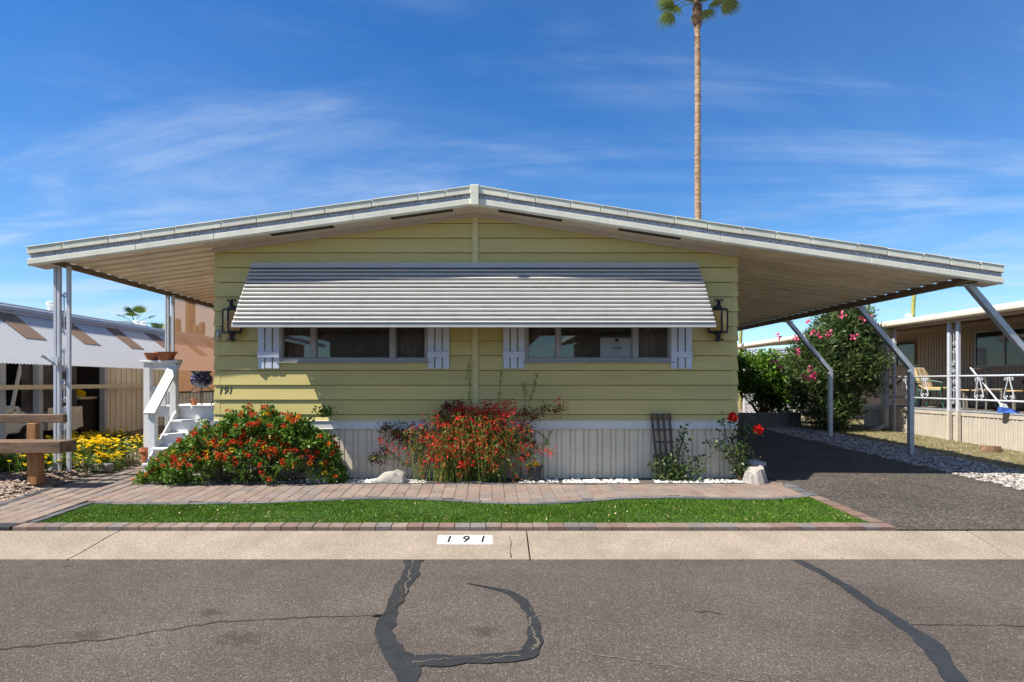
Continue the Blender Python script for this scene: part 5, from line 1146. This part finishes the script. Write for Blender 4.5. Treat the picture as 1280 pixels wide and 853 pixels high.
# deck
MB().box(9.80, 8.2, .71, xw-.001, 15.8, .765).build('deck_floor', M['block'], nr)
MB().box(9.755, 8.2, .742, 9.80, 15.8, .772).build('deck_edge', M['steel'], nr)
MB().box(9.765, 8.2, .66, 9.80, 15.8, .741).build('deck_trim', M['tanlight'], nr)
y = 8.2
while y < 15.78:
    b = MB(); b.box(9.785, y+.003, g(9.8, y)-.05, 9.80, y+.21, .659); b.box(9.775, y+.05, g(9.8, y)-.05, 9.784, y+.085, .659); b.box(9.775, y+.14, g(9.8, y)-.05, 9.784, y+.175, .659); b.build('skirt_panel', M['tanlight'], nr); y += .212
MB().box(9.785, 15.79, .05, 11.79, 15.81, .76).build('skirt_end', M['tanlight'], nr)
M['postbase'] = M['tanlight']
def deckpost(y, down=False):
    for dy in (-.14, .10):
        MB().box(9.70, y+dy-.035, .742, 9.755, y+dy+.035, 2.66).build('deck_post', M['post'], nr, bevel=.003); MB().box(9.69, y+dy-.037, g(9.7, y)-.03, 9.757, y+dy+.037, .741).build('post_base', M['tanlight'], nr)
    b = MB()
    for i, z in enumerate((2.4,2.0,1.6,1.2)):
        s_ = 1 if i % 2 else -1
        b.tube(spiral((9.73, y-.02, z), .06, 1.1, PI/2, s_, ax=(0,1,0))[::-1]+[Vector((9.73, y-.02, z-.12))]+spiral((9.73, y-.02, z-.24), .06, 1.1, -PI/2, s_, ax=(0,1,0)), .007, 5)
    b.build('scroll', M['post'], nr)
deckpost(12.72); deckpost(9.85)
MB().box(9.70, 14.52, .742, 9.755, 14.60, 2.66).build('deck_post', M['post'], nr, bevel=.003); MB().box(9.69, 14.515, .05, 9.757, 14.605, .741).build('post_base', M['tanlight'], nr)
MB().box(9.60, 14.68, .70, 9.70, 14.86, 2.66).build('downspout', M['steel'], nr, bevel=.01)
b = MB(); b.box(9.60, 14.68, .25, 9.70, 14.82, .699); b.beam((9.62, 14.75, .30), (9.44, 14.85, .16), .10, .09); b.beam((9.46, 14.84, .165), (9.34, 14.9, .155), .11, .10); b.build('downspout_elbow', M['tanlight'], nr, bevel=.01)
for z, r in ((1.475,.020),(.995,.020)): MB().tube([(9.73, 8.2, z), (9.73, 15.75, z)], r, 8).build('railing', M['post'], nr, smooth_=True)
for y in (9.3,10.0,10.6,11.36,12.05,13.55,14.2,15.2):
    b = MB(); X = 9.73
    for s_ in (-1, 1):
        b.tube([(X, y+.01*s_, 1.45), (X, y+.03*s_, 1.36), (X, y+.10*s_, 1.12), (X, y+.11*s_, 1.06), (X, y+.05*s_, 1.02)]+spiral((X, y+.045*s_, 1.07), .045, .9, -PI/2, s_, 10, ax=(0,1,0)), .010, 5)
        b.tube([(X, y+.01*s_, 1.38)]+spiral((X, y+.07*s_, 1.40), .042, .9, PI if s_ > 0 else 0, -s_, 10, ax=(0,1,0)), .009, 5)
    b.build('railing_scroll', M['post'], nr)
c = W(1136, 397, 16.5); b = MB(); b.lathe([(.05,-.3),(.05,0),(.09,.02),(.09,.08),(.03,.1)], tuple(c), 10); b.build('roof_vent', M['white'], nr)
# deck furniture
def chair(loc, rz):
    t = thing('patio_chair', 'green framed patio chair with striped tan cushions on the porch', 'chair', loc)
    R_ = Matrix.Translation(loc) @ Matrix.Rotation(rz, 4, 'Z')
    def tr_(b): b.v = [tuple(R_ @ Vector(p)) for p in b.v]; return b
    b = MB()
    for s_ in (-1, 1):
        b.tube([(s_*.27,-.30,0),(s_*.27,-.22,.40),(s_*.27,.22,.38),(s_*.26,.36,.92)], .017, 6); b.tube([(s_*.27,.32,0),(s_*.27,.20,.38)], .017, 6); b.tube([(s_*.29,.28,.60),(s_*.30,-.05,.62),(s_*.30,-.28,.58),(s_*.28,-.25,.40)], .016, 6)
    b.tube([(-.26,.36,.92),(0,.39,.98),(.26,.36,.92)], .017, 6); b.tube([(-.27,-.22,.40),(.27,-.22,.40)], .016, 6); tr_(b).build('frame', M['greenmetal'], t)
    for k in range(5):
        x0 = -.25+.10*k; m_ = M['cushion'] if k % 2 == 0 else M['cushion2']
        tr_(MB().box(x0, -.25, .40, x0+.0995, .22, .47)).build('seat_cushion', m_, t, bevel=.012)
        tr_(MB().hexa([(x0,.15,.47),(x0+.0995,.15,.47),(x0+.0995,.22,.45),(x0,.22,.45)], [(x0,.29,.92),(x0+.0995,.29,.92),(x0+.0995,.37,.92),(x0,.37,.92)])).build('back_cushion', m_, t, bevel=.012)
chair((10.22, 13.9, .766), .50)
tb = thing('patio_table', 'low tan topped table on the right porch behind the railing', 'table', (10.7, 12.6, .766))
MB().box(10.35, 11.95, 1.16, 11.0, 13.35, 1.19).build('top', M['tabletop'], tb, bevel=.006)
for x in (10.4, 10.95):
    for y in (12.02, 13.28): MB().box(x-.02, y-.02, .766, x+.02, y+.02, 1.159).build('leg', M['patio'], tb)
def mchair(loc, rz, lab):
    t = thing('metal_chair', lab, 'chair', loc); R_ = Matrix.Translation(loc) @ Matrix.Rotation(rz, 4, 'Z')
    def tr_(b): b.v = [tuple(R_ @ Vector(p)) for p in b.v]; return b
    b = MB()
    for s_ in (-1, 1): b.tube([(s_*.2,.22,0),(s_*.2,.20,.43),(s_*.2,.27,.86)], .014, 6); b.tube([(s_*.2,-.20,0),(s_*.2,-.20,.43)], .014, 6); b.tube([(s_*.2,-.2,.43),(s_*.2,.2,.43)], .012, 5)
    b.tube([(-.2,.27,.86),(.2,.27,.86)], .014, 6); b.tube([(-.2,.245,.66),(.2,.245,.66)], .010, 5)
    for s_ in (-1, 1): b.tube([(s_*.19,.23,.45),(s_*.02,.245,.62),(s_*.02,.26,.72)]+spiral((s_*.07,.265,.76), .05, .9, PI if s_ > 0 else 0, -s_, 9), .008, 5)
    tr_(b).build('frame', M['patio'], t); tr_(MB().box(-.2, -.21, .43, .2, .2, .455)).build('seat', M['patio'], t, bevel=.005)
mchair((10.28, 12.35, .766), .5, 'scroll backed metal chair right of the middle porch posts')
mchair((10.95, 13.55, .766), 2.4, 'scroll backed metal chair partly hidden behind the porch posts')
b = MB(); b.box(10.5, 10.9, .80, 11.1, 11.9, 1.35); b.box(10.45, 10.85, 1.20, 11.12, 11.95, 1.40); gr_ = b.build('covered_grill', M['black'], bevel=.05, seg=2); tag(gr_, 'black covered grill on the porch at the right picture edge', 'grill')
br = thing('broom', 'white handled broom with blue head leaning on the porch railing', 'broom', (9.95, 11.5, .77))
hb = W(1253.5, 509, 11.45); ht = W(1213, 460, 12.45)
MB().tube([ht, ht.lerp(hb, .5), hb], .014, 7).build('handle', M['white'], br, smooth_=True)
b = MB(); b.hexa([hb+Vector((-.04,-.03,-.01)), hb+Vector((.09,-.04,-.03)), hb+Vector((.09,.04,-.03)), hb+Vector((-.04,.03,-.01))], [hb+Vector((-.05,-.03,.07)), hb+Vector((.06,-.03,.05)), hb+Vector((.06,.03,.05)), hb+Vector((-.05,.03,.07))]); b.build('socket', M['white'], br, bevel=.01)
z0 = .775; b = MB(); b.hexa([(hb.x-.06,hb.y-.06,z0),(hb.x+.24,hb.y-.14,z0),(hb.x+.24,hb.y+.06,z0),(hb.x-.06,hb.y+.06,z0)], [hb+Vector((-.06,-.045,.0)), hb+Vector((.12,-.05,-.03)), hb+Vector((.12,.04,-.03)), hb+Vector((-.06,.04,.0))]); b.build('bristles', M['blueplastic'], br)
for (px, py, D, r, h, lab) in ((1090,510,15.3,.10,.24,'black pot at the far end of the porch beside the oleander'),(1118,508,14.2,.12,.26,'dark round pot behind the rail near the downspout')):
    q = W(px, py, D); b = MB(); b.lathe([(r*.75,0),(r,h),(r*1.1,h),(r*.9,h-.03)], (max(q.x, 10.0), q.y, .767), 14); tag(b.build('flower_pot', M['nursery']), lab, 'pot')
b = MB(); b.tube([(10.0,15.3,1.0),(9.98,15.1,1.25),(10.05,14.7,1.42)], .02, 6); b.tube([(9.99,15.2,1.12),(9.95,14.9,1.3),(9.97,14.75,1.3)], .014, 6); tag(b.build('bare_branch', M['lumber']), 'bare bent branch standing in the far porch pot', 'branch')
b = MB(); b.lathe([(.18,-.02),(.17,.05),(.15,.10),(.0,.11)], (9.22, 11.15, g(9.2, 11.15)), 14, 1.1, .7); tag(b.build('log_stump', M['log']), 'weathered brown stump on the dry lawn before the porch', 'stump')
# dry grass blades
N = 16000; xs = RNG.uniform(8.05, 9.74, N); ys = RNG.uniform(8, 16, N); zs = .03*(np.minimum(ys, 16)-8.54)-.004
P = np.stack([xs, ys, zs], 1); V_, Q_ = leaf_mesh(P, .045, .10, up=.5); M['dryblade'] = leafmat('dry_blade', (.10,.11,.03), (.33,.27,.12), 3, .2); o = npmesh('dry_grass', V_, Q_, M['dryblade']); o['kind'] = 'stuff'; o['label'] = 'thin dry grass in front of the porch'
# ================================================================== ACROSS THE STREET (behind the camera: lights, shades and shows in the panes)
def backhouse(label, x0, x1, y, zr, m_):
    t = thing('street_house', label, 'house', ((x0+x1)/2, y, 0)); MB().box(x0, y-12, -.2, x1, y, 4.2).build('wall', m_, t)
    b = MB(); xm_ = (x0+x1)/2
    for a, c in ((x0-1.5, xm_), (xm_, x1+1.5)):
        za, zc_ = (4.0, zr+1.6) if a < xm_ else (zr+1.6, 4.0); b.hexa([(a,y+.7,za),(c,y+.7,zc_),(c,y-12.5,zc_),(a,y-12.5,za)], [(a,y+.7,za+.25),(c,y+.7,zc_+.25),(c,y-12.5,zc_+.25),(a,y-12.5,za+.25)])
    b.build('roof', M['roofing'], t)
M['backwall'] = mat('tan_stucco', (.34,.26,.18), .8, .06)
struct(MB().sheet(20, 4, lambda u, v: (-150+300*u, -26+11.9*v, -.19)).build('verge', M['soil']))
backhouse('tan house across the street', -9, 1.5, -17.5, 3.9, M['backwall'])
backhouse('brown house across the street', 6.5, 17, -17.0, 3.8, M['tan'])
backhouse('beige house across the street', -25, -14, -17.2, 3.9, M['backwall'])

# ================================================================== GROUPS AND KINDS
SMALL = ('leaves','blooms','flower','stems','scarlet_flowers','dry_seed_heads','red_blossoms','orange_blossoms','yellow_blossoms','pink_blossoms','rose_bloom','sprig','upright_stems','long_stems','small_print','blind','lettering')
GROUPS = {'daisy_clump':'yellow daisies in the gravel bed','terracotta_bowl':'clay bowls on the step rail','terracotta_pot':'small clay pots by the steps','rose_bush':'rose bushes at the foot of the house','boulder':'pale rocks in the pebble bed','palm_tree':'palms rising behind the homes','cactus':'cactus columns behind the right neighbour','lattice_screen':'white lattice panels beyond the driveway','metal_chair':'metal chairs on the porch','flower_pot':'dark pots on the porch','street_house':'houses across the street'}
for o in bpy.data.objects:
    b_ = o.name.split('.')[0]
    if o.parent is not None and b_ in SMALL and o.type == 'MESH': o['kind'] = 'stuff'
    if o.parent is None and b_ in GROUPS and 'category' in o: o['group'] = GROUPS[b_]
